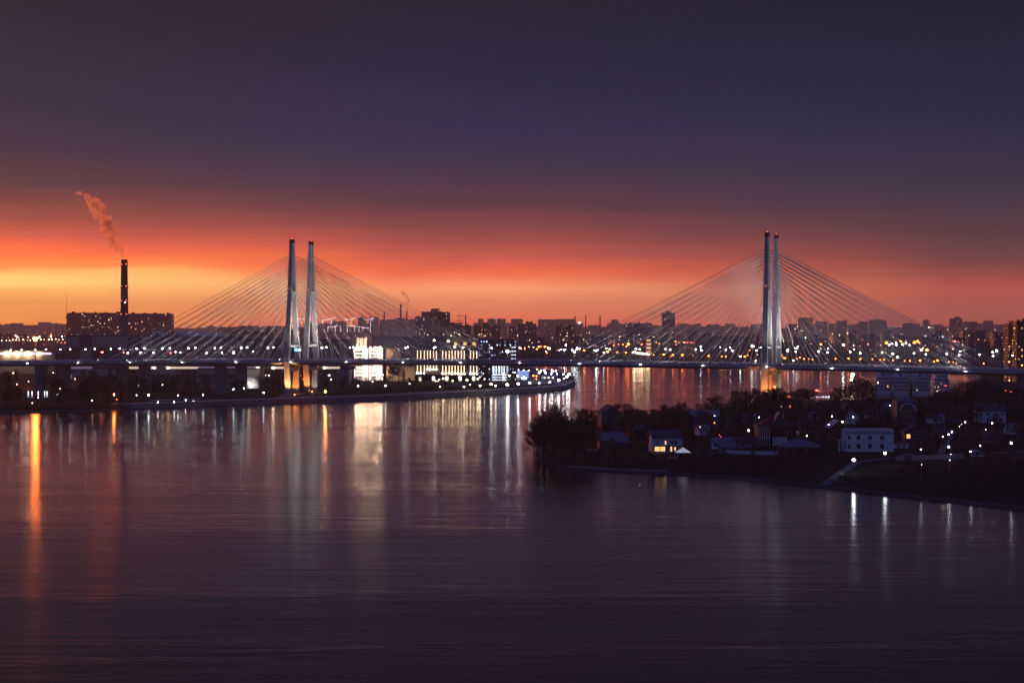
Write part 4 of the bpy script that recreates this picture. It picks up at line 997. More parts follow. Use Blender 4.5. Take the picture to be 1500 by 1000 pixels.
lamps('l_orange', 'orange mast light', FS+'deeper in the right city', [(1298.6, 502, 2.1), (1319.5, 499.3, 1.4), (1339.6, 501.7, 1.9), (1344.2, 499.7, 1.4), (1357.8, 513.5, 2), (1347, 501.5, .8), (1326, 501.5, .7)], Y=3300, r=1.3)
lamps('l_white', 'white mast light', FS+'deeper in the right city', [(1303, 504, 1.2), (1307.5, 502.8, 1), (1313, 504.5, 1.2), (1322.5, 504, 1.3), (1332.5, 504.5, 1.3), (1327.5, 501.3), (1314.5, 523, 1.9), (1350, 513, 1.8), (1407, 513.8, 1.8), (1454, 515.5, 1.6), (1460, 514.3, 1.7), (1381, 492.3, .6), (1313, 501, .8)], Y=3200, r=.95)
lamps('l_red', 'red light', FS+'deeper in the right city', [(1399, 499.2, 1.5), (1404, 499.3, 1), (1395, 507.3, .8), (1396, 499.5, .8)], Y=3200, r=.95)
lamps('l_warm', 'tiny far window-like lamp', 'scattered through the right city haze', [(random.uniform(1155, 1475), random.uniform(478, 500), random.uniform(.4, .9)) for _ in range(34)], Y=3900, r=.6)
lamps('l_warm', 'tiny far lamp', 'scattered through the middle city haze', [(random.uniform(765, 1110), random.uniform(486, 503), random.uniform(.4, .8)) for _ in range(30)], Y=3900, r=.6)
lamps('l_white', 'white lamp', 'beneath the bridge deck near the right frame', [(1453.5, 547), (1475.3, 547.6, 1.2)], 10, .7)
lamps('l_white', 'distant yard lamp', 'behind the left stays', [(187, 516), (206, 516, 1.2), (225, 515.7, 1.3), (257, 514), (264, 515.2, 1.2), (302.6, 516), (325.5, 516.3), (342, 515.7, 1.4), (370.6, 514.3, .9), (471, 508, .7)], Y=2150, r=.8)
lamps('l_red', 'red yard light', 'behind the left stays', [(148.5, 514.5), (150, 515, 1.2), (181, 515), (250, 516)], Y=2150, r=.9)

FR = random.Random(404)
for kd, n_, x0_, x1_, y0_, y1_, Y_ in (('l_orange', 90, 760, 1480, 497, 527, 3300), ('l_warm', 70, 760, 1480, 495, 524, 3600), ('l_orange', 30, 262, 420, 503, 520, 2900), ('l_orange', 30, 0, 96, 486, 505, 3700), ('l_warm', 40, 590, 760, 486, 500, 3900)):
    lamps(kd, 'faint far lamp', 'far away', [(FR.uniform(x0_, x1_), y0_+(y1_-y0_)*FR.random(), FR.uniform(.4, .9)) for _ in range(n_)], Y=Y_, r=.6)
# pylon floodlights
for k, (off, s0) in enumerate(((0, 0), (37, 0), (0, SPAN), (37, SPAN))):
    for sg in (-1, 1):
        col = (1, .3, .06); e = 42000
        if off == 37 and sg == 1: col = (1, .85, .72); e = 12000
        if off == 0 and sg == -1 and s0 == 0: e = 70000; col = (1, .42, .12)
        spot(bp(s0+3, sg*6.3-11, 5.2, off), bp(s0, sg*8.5, 17, off), e*FL*PYB, col, 60)
        spot(bp(s0+16, sg*1.5, dz(s0)+2, off), bp(s0, sg*leg_off(70), 72, off), 150000*FL*PYT, (1,.9,.84), 50)
    for ds in (-1, 1):
        for dd in (45, 95, 145):
            spot(bp(s0+ds*dd, 0, dz(s0+ds*dd)+1.5, off), bp(s0+ds*dd*.25, 0, 82, off), CABP*(.6+dd/145), (.95,.93,1), 130, .4)
    spot(bp(s0+5, -24, dz(s0)-4, off), bp(s0, -4, 82, off), 24000*FL*PYT, (1,.95,.9), 40)  # added fill light off the deck edge, lifts the dark front faces
    spot(bp(s0+13, 0, dz(s0)+2, off), bp(s0, 0, 60, off), 40000*FL*PYT, (1,.88,.8), 80)
# traffic signs under the far portal of the left pylon
r = empty('gantry_sign', bp(0, -9, dz(0), 0) + U*9, math.atan2(U.y, U.x), 'cyan-lit road sign gantry on the deck between the left pylon masts', 'road sign')
MB().box(-.15, .15, -.15, .15, 0, 8.5).build('post', M['steel'], r)
MB().box(-3.2, 3.2, -.2, .2, 7.0, 10.2).build('sign_board', P['navy'], r); MB().box(-2.8, -.4, -.26, -.203, 7.4, 9.8).build('lit_panel', M['cyan_sign'], r); MB().box(.4, 2.6, -.26, -.203, 7.6, 9.6).build('lit_panel', M['led_white'], r)
# ------------------------------------------------------------------ trees
def tree_proto(kind, seed):
    """unit-height tree: returns trunk mesh, crown mesh"""
    r = random.Random(seed); tb = MB(); H = 1.0
    leafs = []
    if kind == 'conifer':
        tb.tube((0,0,0), (0,0,.97), .02, .004, 6)
        for i in range(46):
            z = .14+.8*(i/46)**.9; a = i*2.4; L = (1-z)*.26*r.uniform(.75, 1.15)+.015
            e = Vector((math.cos(a)*L, math.sin(a)*L, z-.04)); tb.tube((0,0,z), e, .005, .002, 3)
            for k in range(34):
                t = r.uniform(.15, 1.05); c = Vector((0,0,z)).lerp(e, t)+Vector((r.gauss(0,.012), r.gauss(0,.012), r.gauss(0,.012))); leafs.append((c, r.uniform(.009, .018)))
    else:
        wid, z0, shape, nl, cl, lsz = {'round': (.40, .16, 1.0, 30, 62, .019), 'tall': (.24, .12, 1.0, 30, 60, .017), 'poplar': (.125, .08, 1.0, 32, 55, .014),
                         'sparse': (.36, .2, 1.0, 30, 16, .012), 'wide': (.52, .12, .8, 32, 62, .021)}[kind]
        tb.tube((0,0,0), (.01,0,.45), .026, .017, 7); tb.tube((.01,0,.45), (-.01,.01,.85), .017, .005, 6)
        for i in range(nl):
            z = z0+.1+(.62)*(i/nl); a = i*2.399+r.uniform(-.4,.4); up = r.uniform(.08, .26)
            zc = (z0+1)/2; prof = math.sqrt(max(.05, 1-((z+up*.6-zc)/((1-z0)/2))**2))
            L = wid*prof*r.uniform(.5, 1.0)
            st = Vector((0,0,z*.85+.04)); e = Vector((math.cos(a)*L, math.sin(a)*L, min(.95, z+up*prof+r.uniform(-.02,.04))))
            md = st.lerp(e, .5)+Vector((0,0,-.01)); tb.tube(st, md, .009, .006, 4); tb.tube(md, e, .006, .002, 4)
            nt_ = 7 if kind == 'sparse' else 3
            for q in range(nt_):
                s_ = st.lerp(e, r.uniform(.4, 1)); f_ = s_+Vector((r.gauss(0,.06), r.gauss(0,.06), abs(r.gauss(0,.06)))); tb.tube(s_, f_, .0035, .0012, 3)
                if kind == 'sparse':
                    for _ in range(3): tb.tube(f_, f_+Vector((r.gauss(0,.03), r.gauss(0,.03), abs(r.gauss(0,.03)))), .002, .001, 3)
            rad = r.uniform(.045, .085)*(1 if kind != 'poplar' else .6)
            for k in range(cl):
                d_ = Vector((r.gauss(0,1), r.gauss(0,1), r.gauss(0,.8))); d_ = d_/max(.3, d_.length)*rad*r.uniform(.35, 1.25)
                c = st.lerp(e, r.uniform(.62, 1.05))+d_
                leafs.append((c, lsz*r.uniform(.55, 1.25)))
    vs = []; fs = []
    for c, s_ in leafs:
        a = Vector((r.gauss(0,1), r.gauss(0,1), r.gauss(0,1))).normalized(); b_ = a.orthogonal().normalized()*s_*r.uniform(.4,.8); a = a*s_
        k = len(vs); vs += [tuple(c-a), tuple(c+b_), tuple(c+a), tuple(c-b_)]; fs.append((k,k+1,k+2,k+3))
    me = bpy.data.meshes.new('crown'); me.from_pydata(vs, [], fs)
    me.materials.append({'conifer': M['leaf3'], 'sparse': M['leaf2'], 'poplar': M['leaf3']}.get(kind, M['leaf'] if seed % 2 else M['leaf2']))
    return tb.mesh('trunk', M['bark']), me
TP = {}
for kind, n in (('round', 3), ('tall', 2), ('poplar', 2), ('sparse', 2), ('wide', 1), ('conifer', 1)):
    for i in range(n): TP[(kind, i)] = tree_proto(kind, 11+i*7+len(kind))
NM = {'round': 'broad_tree', 'tall': 'tall_tree', 'poplar': 'poplar_tree', 'sparse': 'bare_tree', 'wide': 'spreading_tree', 'conifer': 'conifer_tree'}
NO = {'round': 'round-crowned dark tree', 'tall': 'tall dark tree', 'poplar': 'narrow upright tree', 'sparse': 'thin half-bare tree', 'wide': 'low spreading tree', 'conifer': 'pointed conifer'}
TROW = []
TREES = []
def tree(kind, x, y, g, h, zone, rnd=random, wf=1.0):
    i = rnd.randrange(sum(1 for k in TP if k[0] == kind)); tm, cm = TP[(kind, i)]
    root = empty(NM[kind], (x, y, g-.2), rnd.uniform(0, 6.28), None, 'tree', 'trees ' + zone)
    root.scale = (h*wf, h*wf, h)
    link('trunk', tm, root); link('crown', cm, root)
    TROW.append((root, NO[kind], zone)); TREES.append((x, y)); return root
def tree_px(kind, px, pyt, pyb, zone, wf=1.0, sink=0.0):
    x, y, g = on_ground(px, pyb); zt = at_y(px, pyt, y)[2]
    return tree(kind, x, y, g, max(2.5, zt-g), zone, wf=wf)
TIP = 'on the wooded tip of the peninsula'
for px, t, b_, k in ((787, 616, 668, 'round'), (798, 601, 662, 'round'), (806, 591, 648, 'sparse'), (815, 590, 645, 'sparse'), (812, 606, 668, 'wide'), (826, 608, 640, 'round'), (838, 611, 662, 'round'), (850, 596, 640, 'round'),
    (860, 597, 645, 'round'), (868, 603, 638, 'tall'), (855, 616, 668, 'round'), (783, 628, 666, 'wide'), (796, 618, 672, 'round'), (826, 622, 676, 'wide'), (842, 628, 678, 'round'), (868, 620, 660, 'round'), (878, 606, 632, 'sparse'), (789, 606, 650, 'tall'), (819, 600, 640, 'round')):
    tree_px(k, px, t, b_, TIP)
MID_ = 'behind the middle peninsula houses'
for px, t, b_, k in ((904, 588, 622, 'tall'), (915, 589, 616, 'sparse'), (923, 590, 617, 'sparse'), (931, 596, 625, 'round'), (942, 599, 628, 'round'), (952, 602, 628, 'wide'), (962, 598, 622, 'round'), (972, 590, 620, 'tall'),
    (980, 594, 622, 'round'), (990, 592, 622, 'round'), (999, 587, 618, 'round'), (1009, 599, 622, 'wide'), (1022, 590, 610, 'sparse'), (1035, 588, 612, 'round'), (1043, 580, 612, 'round'), (1051, 577, 612, 'sparse'), (1058, 590, 614, 'round'),
    (1012, 604, 634, 'tall'), (968, 606, 640, 'round'), (945, 610, 645, 'round'), (925, 614, 650, 'round'), (1034, 604, 632, 'tall'), (934, 626, 655, 'wide'), (1068, 586, 610, 'round')):
    tree_px(k, px, t, b_, MID_)
ROW = 'in the tall row before the right pylon'
for px, t, b_, k in ((1077, 568.5, 604, 'tall'), (1085, 570, 604, 'tall'), (1093, 568, 604, 'poplar'), (1099, 571, 604, 'poplar'), (1106, 566.5, 604, 'tall'), (1112, 569, 604, 'poplar'), (1120, 571, 604, 'tall'), (1127, 568, 603, 'round'),
    (1134, 566, 602, 'tall'), (1142, 566.5, 602, 'round'), (1150, 572, 602, 'tall'), (1160, 570, 600, 'sparse'), (1168, 568.5, 600, 'round'), (1177, 567, 598, 'round'), (1185, 568.5, 598, 'round'), (1128, 582, 610, 'round'), (1098, 584, 612, 'wide'), (1146, 584, 608, 'wide'), (1170, 584, 608, 'round')):
    tree_px(k, px, t, b_, ROW)
SHP = 'between the moored ships and the houses'
for px, t, b_, k in ((1222, 572, 600, 'round'), (1229, 566, 598, 'round'), (1238, 564, 598, 'sparse'), (1247, 561, 600, 'tall'), (1256, 553, 602, 'sparse'), (1264, 551, 604, 'sparse'), (1271, 556, 604, 'sparse'), (1278, 566, 600, 'tall'), (1290, 584, 604, 'round'), (1303, 583, 603, 'wide'),
    (1350, 584, 606, 'round'), (1362, 578, 606, 'sparse'), (1372, 573, 608, 'round'), (1381, 570, 608, 'round'), (1390, 571, 608, 'tall'), (1400, 566, 606, 'round'), (1411, 558, 604, 'round'), (1422, 554, 604, 'tall'), (1432, 553, 604, 'round'), (1443, 556, 604, 'sparse'), (1452, 560, 600, 'round'), (1463, 563, 602, 'round'), (1474, 568, 604, 'sparse'), (1484, 570, 606, 'round'), (1496, 566, 608, 'round')):
    tree_px(k, px, t, b_, SHP)

# ------------------------------------------------------------------ houses on the peninsula
def house(name, label, px0, px1, pye, pyb, depth, roof='gable', rise=3.5, wall='dirtyw', roofm='roofd', yaw=0.0, wins=None, lit=(), floors=1, chim=False, ov=.6, ridge='x', door=True):
    """eave at pye, foot at pyb, from px0 to px1; wins: list of (u, v, w, h) metres on the front"""
    x, y, g = on_ground((px0+px1)/2, pyb); hw = (px1-px0)/2*y/FAR; h = (pyb-pye)*y/FAR*.98
    root = empty(name, (x, y, g), yaw, label, 'house')
    MB().box(-hw, hw, 0, depth, -1.5, h).build('wall', P[wall], root)
    mb = MB(); a = hw+ov; d0, d1 = -ov, depth+ov; t = .18
    if roof == 'gable' and ridge == 'x':
        ym = depth/2
        for ya, yb in ((d0, ym), (d1, ym)):
            mb.hexa([(-a,ya,h-.05),(a,ya,h-.05),(a,yb,h+rise),(-a,yb,h+rise)], [(-a,ya,h+t),(a,ya,h+t),(a,yb,h+rise+t),(-a,yb,h+rise+t)])
        gb = MB()
        for sx in (-hw+.02, hw-.22): gb.add([(sx,.02,h),(sx,depth-.02,h),(sx,ym,h+rise-.1),(sx+.2,.02,h),(sx+.2,depth-.02,h),(sx+.2,ym,h+rise-.1)], [(0,2,1),(3,4,5),(0,1,4,3),(1,2,5,4),(2,0,3,5)])
        gb.build('gable', P[wall], root)
    elif roof == 'gable':
        for xa in (-a, a):
            mb.hexa([(xa,d0,h-.05),(xa,d1,h-.05),(0,d1,h+rise),(0,d0,h+rise)], [(xa,d0,h+t),(xa,d1,h+t),(0,d1,h+rise+t),(0,d0,h+rise+t)])
        gb = MB()
        for sy in (.02, depth-.22): gb.add([(-hw+.02,sy,h),(hw-.02,sy,h),(0,sy,h+rise-.1),(-hw+.02,sy+.2,h),(hw-.02,sy+.2,h),(0,sy+.2,h+rise-.1)], [(0,1,2),(3,5,4),(0,3,4,1),(1,4,5,2),(2,5,3,0)])
        gb.build('gable', P[wall], root)
    elif roof == 'hip':
        r_ = max(.3, hw-depth/2)
        mb.add([(-a,d0,h),(a,d0,h),(a,d1,h),(-a,d1,h),(-r_,depth/2,h+rise),(r_,depth/2,h+rise)], [(0,1,5,4),(1,2,5),(2,3,4,5),(3,0,4),(3,2,1,0)])
        mb.box(-a, a, d0, d1, h-.25, h-.003)
    else:
        mb.box(-a+.2, a-.2, d0+.2, d1-.2, h+.002, h+.4)
    rf = mb.build('roof', P[roofm], root)
    if chim: MB().box(hw*.3, hw*.3+.7, depth*.4, depth*.4+.7, h+rise*.3, h+rise+1.1).build('chimney', P['beige'], rf)
    if wins is None:
        wins = []; n = max(2, int(hw*2/3.2))
        for fl in range(floors):
            for k in range(n): wins.append((-hw+(k+.5)*2*hw/n-.5, .9+fl*h/floors, 1.0, min(1.3, h/floors-1.2)))
    for i, (u, v, ww_, hh) in enumerate(wins):
        f_ = MB()
        for b4 in ((u-.09, u, v-.09, v+hh+.09), (u+ww_, u+ww_+.09, v-.09, v+hh+.09), (u, u+ww_, v-.09, v), (u, u+ww_, v+hh, v+hh+.09)): f_.box(b4[0], b4[1], -.1, -.004, b4[2], b4[3])
        fr = f_.build('window', P['white'], root)
        mt = M['lit_win'] if i in lit else P['glass']
        MB().box(u, u+ww_, -.05, -.004, v, v+hh).build('pane', mt, fr)
    if door:
        MB().box(hw*.55, hw*.55+.95, -.08, -.005, 0, min(2.1, h-.3)).build('door', P['wood'], root)
    return root, hw, h, g
HS = []
def hs(*a, **k):
    r = house(*a, **k); HS.append((r[0].location.x, r[0].location.y, r[1]+4)); return r
r, hw, h, g = hs('house', 'two-storey house with amber-lit ground floor windows near the peninsula tip', 956, 1000, 641, 662.5, 9, 'gable', 3.2, 'dirtyw', 'roofd', .12,
   wins=[(-5.6,.6,2.2,1.9), (-3.1,.6,2.0,1.9), (-.6,.6,.9,1.9), (1.2,.5,.7,2.0), (2.9,.9,.8,1.4), (-5.2,3.6,1.6,1.3), (-1.2,3.4,.6,1.6), (1.6,3.4,1.0,1.7), (3.2,3.4,1.0,1.7)], lit=(0,1,3,4,6), floors=2)
MB().box(-hw, hw, -1.6, -.005, 2.75, 2.95).build('balcony', P['wood'], r)
x, y, g = on_ground(1001, 670); r = empty('party_tent', (x, y, g), .1, 'small bright white party tent on the shore beside the amber-lit house', 'tent')
k_ = y/FAR; MB().add([(-10.5*k_,-2,2.2),(10.5*k_,-2,2.2),(10.5*k_,3,2.2),(-10.5*k_,3,2.2),(0,.5,4.2)], [(0,1,4),(1,2,4),(2,3,4),(3,0,4)]).build('canopy', mat_emit('glowing_tent_cloth', (.85,.9,1), .35), r)  # the cloth's brightness is emitted by its material, no lamp inside
MB().box(-10.5*k_, 10.5*k_, -2.02, 3.02, 1.95, 2.196).build('valance', P['white'], r)
for sx in (-1, 1):
    for yy in (-1.9, 2.9): MB().tube((sx*10*k_, yy, 0), (sx*10*k_, yy, 2.0), .07, .07, 6).build('post', P['white'], r)
hs('house', 'dark low house with a blue-grey roof behind the tip beach', 878, 914, 645, 655, 9, 'gable', 3.6, 'dgrey', 'roofb', .05, chim=False)
hs('house', 'tall dark gabled house rising above the trees near the tip', 881, 912, 606, 632, 12, 'gable', 4.6, 'dgrey', 'roofd', .2, ridge='y', floors=2)
hs('house', 'blue-grey house half hidden behind trees left of the orange lamps', 1011, 1052, 610, 625, 10, 'gable', 3.4, 'blue', 'roofb', -.1, floors=1)
hs('house', 'long low bluish shed with a wide roof below the red-lit porch', 1042, 1078, 648, 657, 9, 'gable', 2.0, 'dirtyw', 'roofb', -.15)
hs('house', 'low shed with a dark red-brown roof under the warm wall lamp', 1080, 1110, 648, 656, 8, 'gable', 2.2, 'grey', 'roofr', .05)
hs('house', 'boat shed with a tin roof on the bank slope', 1056, 1076, 655, 664, 6, 'gable', 1.6, 'grey', 'roofb', .1)
r, hw, h, g = hs('mansion', 'large dark mansion with a central gable and white veranda columns', 1111, 1169, 623.5, 652, 14, 'hip', 4.0, 'wood', 'roofr', .0, wins=[(8,1,1.2,1.6),(8,4.4,1.2,1.6),(4.5,4.4,1.2,1.6)], floors=2, chim=True)
k_ = r.location.y/FAR
MB().box(-hw+.2, -hw+16*k_, -1.8, -.01, 3.4, 3.7).build('veranda_floor', P['dirtyw'], r)
for i in range(5): MB().box(-hw+.3+i*3.5*k_, -hw+.55+i*3.5*k_, -1.8, -1.55, 0, h-.1).build('column', P['dirtyw'], r)
MB().box(-8.5*k_, 13*k_, -.4, -.006, 0, 12*k_).build('white_wall', P['white'], r)
gb = MB(); gb.add([(-9*k_,-.5,h+.2),(13*k_,-.5,h+.2),(2*k_,-.5,h+19*k_),(-9*k_,6,h+.2),(13*k_,6,h+.2),(2*k_,6,h+19*k_)], [(0,1,2),(3,5,4),(0,3,4,1)]); gb.build('gable', P['dgrey'], r)
gb = MB()
for xa, xb in ((-11*k_, 2*k_), (15*k_, 2*k_)): gb.hexa([(xa,-1,h-.3),(xa,7,h-.3),(xb,7,h+20*k_),(xb,-1,h+20*k_)], [(xa,-1,h),(xa,7,h),(xb,7,h+20.8*k_),(xb,-1,h+20.8*k_)])
gb.build('gable_roof', P['roofb'], r)
hs('pavilion', 'wide low pavilion under a dark hipped roof in front of the mansion', 1144, 1200, 654, 663, 13, 'hip', 3.2, 'wood', 'roofb', -.08, wins=[(-6,.6,1,1.2),(-3,.6,1,1.2),(2,.6,1,1.2)])
# white block by the shore
r, hw, h, g = hs('villa', 'white flat-roofed two-storey villa with six dark windows by the shore', 1239, 1309, 630, 661.5, 12, 'flat', .5, 'dirtyw', 'dirtyw', -.03, ov=.3,
   wins=[(-5.3,1.3,1.4,1.9), (-.6,1.3,1.4,1.9), (4.4,1.3,1.4,1.9), (-5.3,5.1,1.4,1.5), (-.6,5.1,1.4,1.5), (4.4,5.1,1.4,1.5), (-8.9,1.3,1.0,1.7), (-8.9,5.1,1.0,1.5)], floors=2, door=False)
mb = MB(); mb.box(-hw-.15, hw+.15, -.22, -.006, h*.48, h*.48+.25); mb.build('string_course', P['dirtyw'], r)
mb = MB()
for k in range(22): mb.box(-hw+.2+k*(2*hw-.8)/21, -hw+.75+k*(2*hw-.8)/21, -.2, -.006, h-1.3, h-.5)
mb.build('battlement', P['grey'], r)
MB().box(-hw-2.6, -hw-.01, .3, 5, h*.5, h*.5+.35).build('porch_roof', P['dirtyw'], r)
for yy in (.4, 2.4, 4.6): MB().box(-hw-2.5, -hw-2.2, yy, yy+.3, -1, h*.5-.003).build('column', P['dirtyw'], r)
MB().box(-hw-1.2, -hw-.95, .4, .7, -1, h*.5-.003).build('column', P['dirtyw'], r)
hs('house', 'small dark house with pale gable trim left behind the white villa', 1217, 1240, 626, 637, 9, 'gable', 3.4, 'wood', 'dirtyw', .1, ridge='y', ov=.7)
hs('house', 'pale blue house with a small gable behind the white villa', 1241, 1258, 611, 621, 8, 'gable', 3.0, 'dirtyw', 'roofb', .0, ridge='y')
hs('house', 'dim blue-grey cottage under a white lamp left of the villa', 1190, 1204, 609, 616, 8, 'gable', 2.2, 'dirtyw', 'roofb', .1)
hs('house', 'small blue-roofed cottage beneath the orange-lit trees', 1240, 1256, 594.5, 600, 8, 'gable', 2.4, 'grey', 'roofb', .3)
r, hw, h, g = hs('mansion', 'tall mansion with a pyramid roof and a great arched window', 1314, 1342, 587, 625, 13, 'hip', 2.6, 'dgrey', 'roofb', .0, wins=[(-1.2,1.5,.9,3.2),(.2,1.5,.9,3.2),(1.6,1.5,.9,3.2),(-1.2,5.3,.9,2.6),(.2,5.3,.9,2.6),(1.6,5.3,.9,2.6)], floors=2, door=False)
ar = MB(); n = 12
for k in range(n):
    t0, t1 = math.pi*k/n, math.pi*(k+1)/n; q = lambda t, rr_: (.65+rr_*math.cos(t), 8.2+rr_*math.sin(t))
    a0, a1, b0, b1 = q(t0, 4.2), q(t1, 4.2), q(t0, 3.6), q(t1, 3.6)
    ar.hexa([(a0[0],-.3,a0[1]),(b0[0],-.3,b0[1]),(b1[0],-.3,b1[1]),(a1[0],-.3,a1[1])], [(a0[0],-.005,a0[1]),(b0[0],-.005,b0[1]),(b1[0],-.005,b1[1]),(a1[0],-.005,a1[1])])
ar.build('arch', P['dirtyw'], r)
hs('house', 'broad gabled house with an orange-lit window right of the villa', 1326, 1358, 633, 649, 11, 'gable', 3.0, 'dgrey', 'roofd', -.05, ridge='y', wins=[(-4.2,2.2,1.6,1.8),(-1.6,2.2,1.2,1.4),(1,2.2,1.2,1.4),(3,2.2,1.2,1.4)], lit=(0,), ov=1.0)
hs('shed', 'low white-striped annex between the villa and the gabled house', 1311, 1331, 650, 656, 5, 'flat', .3, 'dirtyw', 'roofd', .0, wins=[(-2,.5,1.2,.7),(.5,.5,1.2,.7)], door=False)
hs('house', 'pale roofed cottage left of the pyramid-roofed mansion', 1292, 1312, 596, 604, 8, 'gable', 2.4, 'grey', 'roofb', .15)
hs('house', 'pale roofed cottage right of the pyramid-roofed mansion', 1344, 1362, 592, 600, 8, 'gable', 2.4, 'grey', 'roofb', -.15)
hs('house', 'large pale house with stepped dormers among the trees at the right edge', 1432, 1473, 602, 619, 12, 'gable', 4.0, 'dirtyw', 'roofd', -.1, floors=2, chim=True)
hs('house', 'dark cottage at the bend of the lit lane', 1396, 1420, 622, 630, 9, 'gable', 2.6, 'wood', 'roofd', .3)
hs('house', 'dark cottage low at the right edge of the bank', 1440, 1468, 640, 649, 9, 'gable', 3.0, 'dgrey', 'roofr', -.2)
hs('house', 'dim cottage behind the mansion veranda', 1068, 1094, 622, 630, 9, 'gable', 2.8, 'dgrey', 'roofr', .2)
hs('house', 'dim roofed house among trees above the hipped pavilion', 1172, 1190, 626, 634, 9, 'gable', 2.8, 'grey', 'roofb', -.1)
hs('house', 'dark roofed house in the trees left of the amber-lit house', 925, 948, 632, 640, 9, 'gable', 2.8, 'wood', 'roofb', .2)
hs('house', 'dark cottage right behind the gabled house with the orange window', 1370, 1388, 634, 643, 9, 'gable', 2.8, 'wood', 'roofd', .1)
for a_ in ((902, 922, 648, 656, 'low cottage with a pale roof half hidden left of the amber-lit house', 'dgrey', 'roofb', .3),
   (1088, 1106, 612, 619, 'small cottage with a pale roof below the tall tree row', 'grey', 'roofb', -.2), (1024, 1040, 630, 637, 'tiny cottage behind the low bluish shed', 'dirtyw', 'roofb', .2),
   (1268, 1286, 606, 613, 'small pale cottage behind the right half of the white villa', 'dirtyw', 'roofb', -.1), (1364, 1384, 612, 620, 'pale-roofed cottage between the pyramid-roofed mansion and the lane', 'dirtyw', 'roofb', .2),
   (1478, 1496, 628, 636, 'small pale house at the far right of the village', 'dirtyw', 'roofb', .1), (1150, 1168, 592, 598, 'low roof peeping from the tree row right of the right pylon', 'grey', 'roofr', 0)):
    hs('house', a_[4], a_[0], a_[1], a_[2], a_[3], 8, 'gable', 2.4, a_[5], a_[6], a_[7])
# river cafe on the quay beyond the trees
x, y, g = on_ground(1202, 588); r = empty('river_terrace', (x, y, max(g, 1)), 0, 'open timber river terrace with a flat roof and strings of lights', 'pavilion')
MB().box(-8, 8, 0, 8, 5.4, 5.8).build('roof', P['roofb'], r); MB().box(-8, 8, 0, 8, .3, .6).build('floor_deck', P['wood'], r)
for k in range(5): MB().box(-7.8+k*3.8, -7.5+k*3.8, .1, .4, .6, 5.397).build('post', P['wood'], r)
MB().box(-7.5, 7.5, 6, 6.2, 2.0, 3.6).build('window', M['fasciap'], r)
for k in range(7): MB().ball((-6+k*2, .2, 3.2), .13).build('bulb', M['l_white'], r)
# ------------------------------------------------------------------ lamps of the village
V1 = 'among the houses on the middle of the peninsula'
lamps('l_cyan', 'white lamp', V1, [(1047, 608), (1111.9, 610.3), (1213.8, 621, .6), (1218.7, 609, .9), (1250, 610, .9), (1303.6, 593.6, .6)], 6, .33)
lamps('l_warm', 'warm lamp', V1, [(1096.7, 630, 1.3), (1234, 617.4, 1.7), (1182, 637, .9), (1145, 595, .6)], 5, .36)
lamps('l_orange', 'orange lamp', V1, [(1025.6, 624.4, 1.2), (1046.6, 618.5, 1.2)], 5, .34)
lamps('l_red', 'small red light', V1, [(1054, 636.5), (1056, 639, .7), (1051, 640, .6), (1295, 642, .5)], 3, .22)
lamps('l_orange', 'orange light', 'in the tree row by the right pylon foot', [(1153.6, 579.6), (1157, 581, .8), (1157.5, 594, .6)], 5, .5)
lamps('l_big', 'brilliant white shore lamp', 'beside the white villa', [(1250.7, 672.4), (1296.6, 662.2)], 5, .75)
lamps('l_white', 'white lane lamp', 'along the shore right of the villa', [(1349, 657, 1.2), (1390, 654, 1.4), (1393, 664, .7), (1422, 660.5), (1436, 651.7, .8), (1481.4, 648.6, 1.1), (1389.7, 635.3), (1394.3, 631.8, 1.1), (1350, 679, .4), (1391, 672.5, .4)], 5, .32)
lamps('l_warm', 'warm lane lamp', 'climbing the lane at the right', [(1408.6, 620, 1.1), (1414, 617.4, 1.3), (1405.5, 623.5, .5), (1381, 638.5, .5), (1444, 628, .5), (1373, 572, .6), (1376, 571, .5)], 6, .36)
lamps('l_big', 'glaring white lamp', 'before the pale house at the right edge', [(1453.4, 618.4)], 8, .5)
lamps('l_red', 'small red light', 'by the quay near the right edge', [(1381, 562), (1385, 564.5, .8), (1473, 572), (1481, 573.5, 1.2), (1478, 574.5), (1484, 574, .8), (1447, 572, .6), (1196, 571, 1.3), (1199, 571.5)], 5, .5)
VLAMPS = [s_ for s_ in SPECS if s_[0][1][1] < 1400]
place_lamps()
# ------------------------------------------------------------------ filler trees between the houses
rz_ = random.Random(21); nfill = 0; tries = 0
while nfill < 205 and tries < 9000:
    tries += 1
    px = rz_.uniform(870, 1500); pyb = rz_.uniform(606, 698 if px > 1080 else 676)
    x, y, g = on_ground(px, pyb)
    if g < 1.6: continue
    if pyb > 666 and rz_.random() < .2: continue
    if any(abs(x-a) < c_+1 and -30 < y-b_ < 18 for a, b_, c_ in HS): continue
    if any((x-a)**2+(y-b_)**2 < 40 for a, b_ in TREES): continue
    if any(abs(x-s_[0][1][0]) < 4 and -45 < y-s_[0][1][1] < 6 for s_ in VLAMPS): continue
    if 1195 < px < 1320 and pyb > 664: continue
    hmax = (pyb-(598 if px < 1050 else 585))*y/FAR
    h = min(rz_.uniform(4.5, 11.5), hmax) if pyb < 655 else rz_.uniform(2.5, 5.5)
    if h < 2.4: continue
    z = 'among houses ' + ('near the tip' if px < 960 else 'left of the mansion' if px < 1110 else 'around the mansion' if px < 1200 else 'behind the white villa' if px < 1310 else 'around the gabled houses' if px < 1400 else 'at the right edge')
    tree(rz_.choice(('round', 'round', 'tall', 'sparse', 'wide', 'conifer')), x, y, g, h, z, rz_, 1.0); nfill += 1
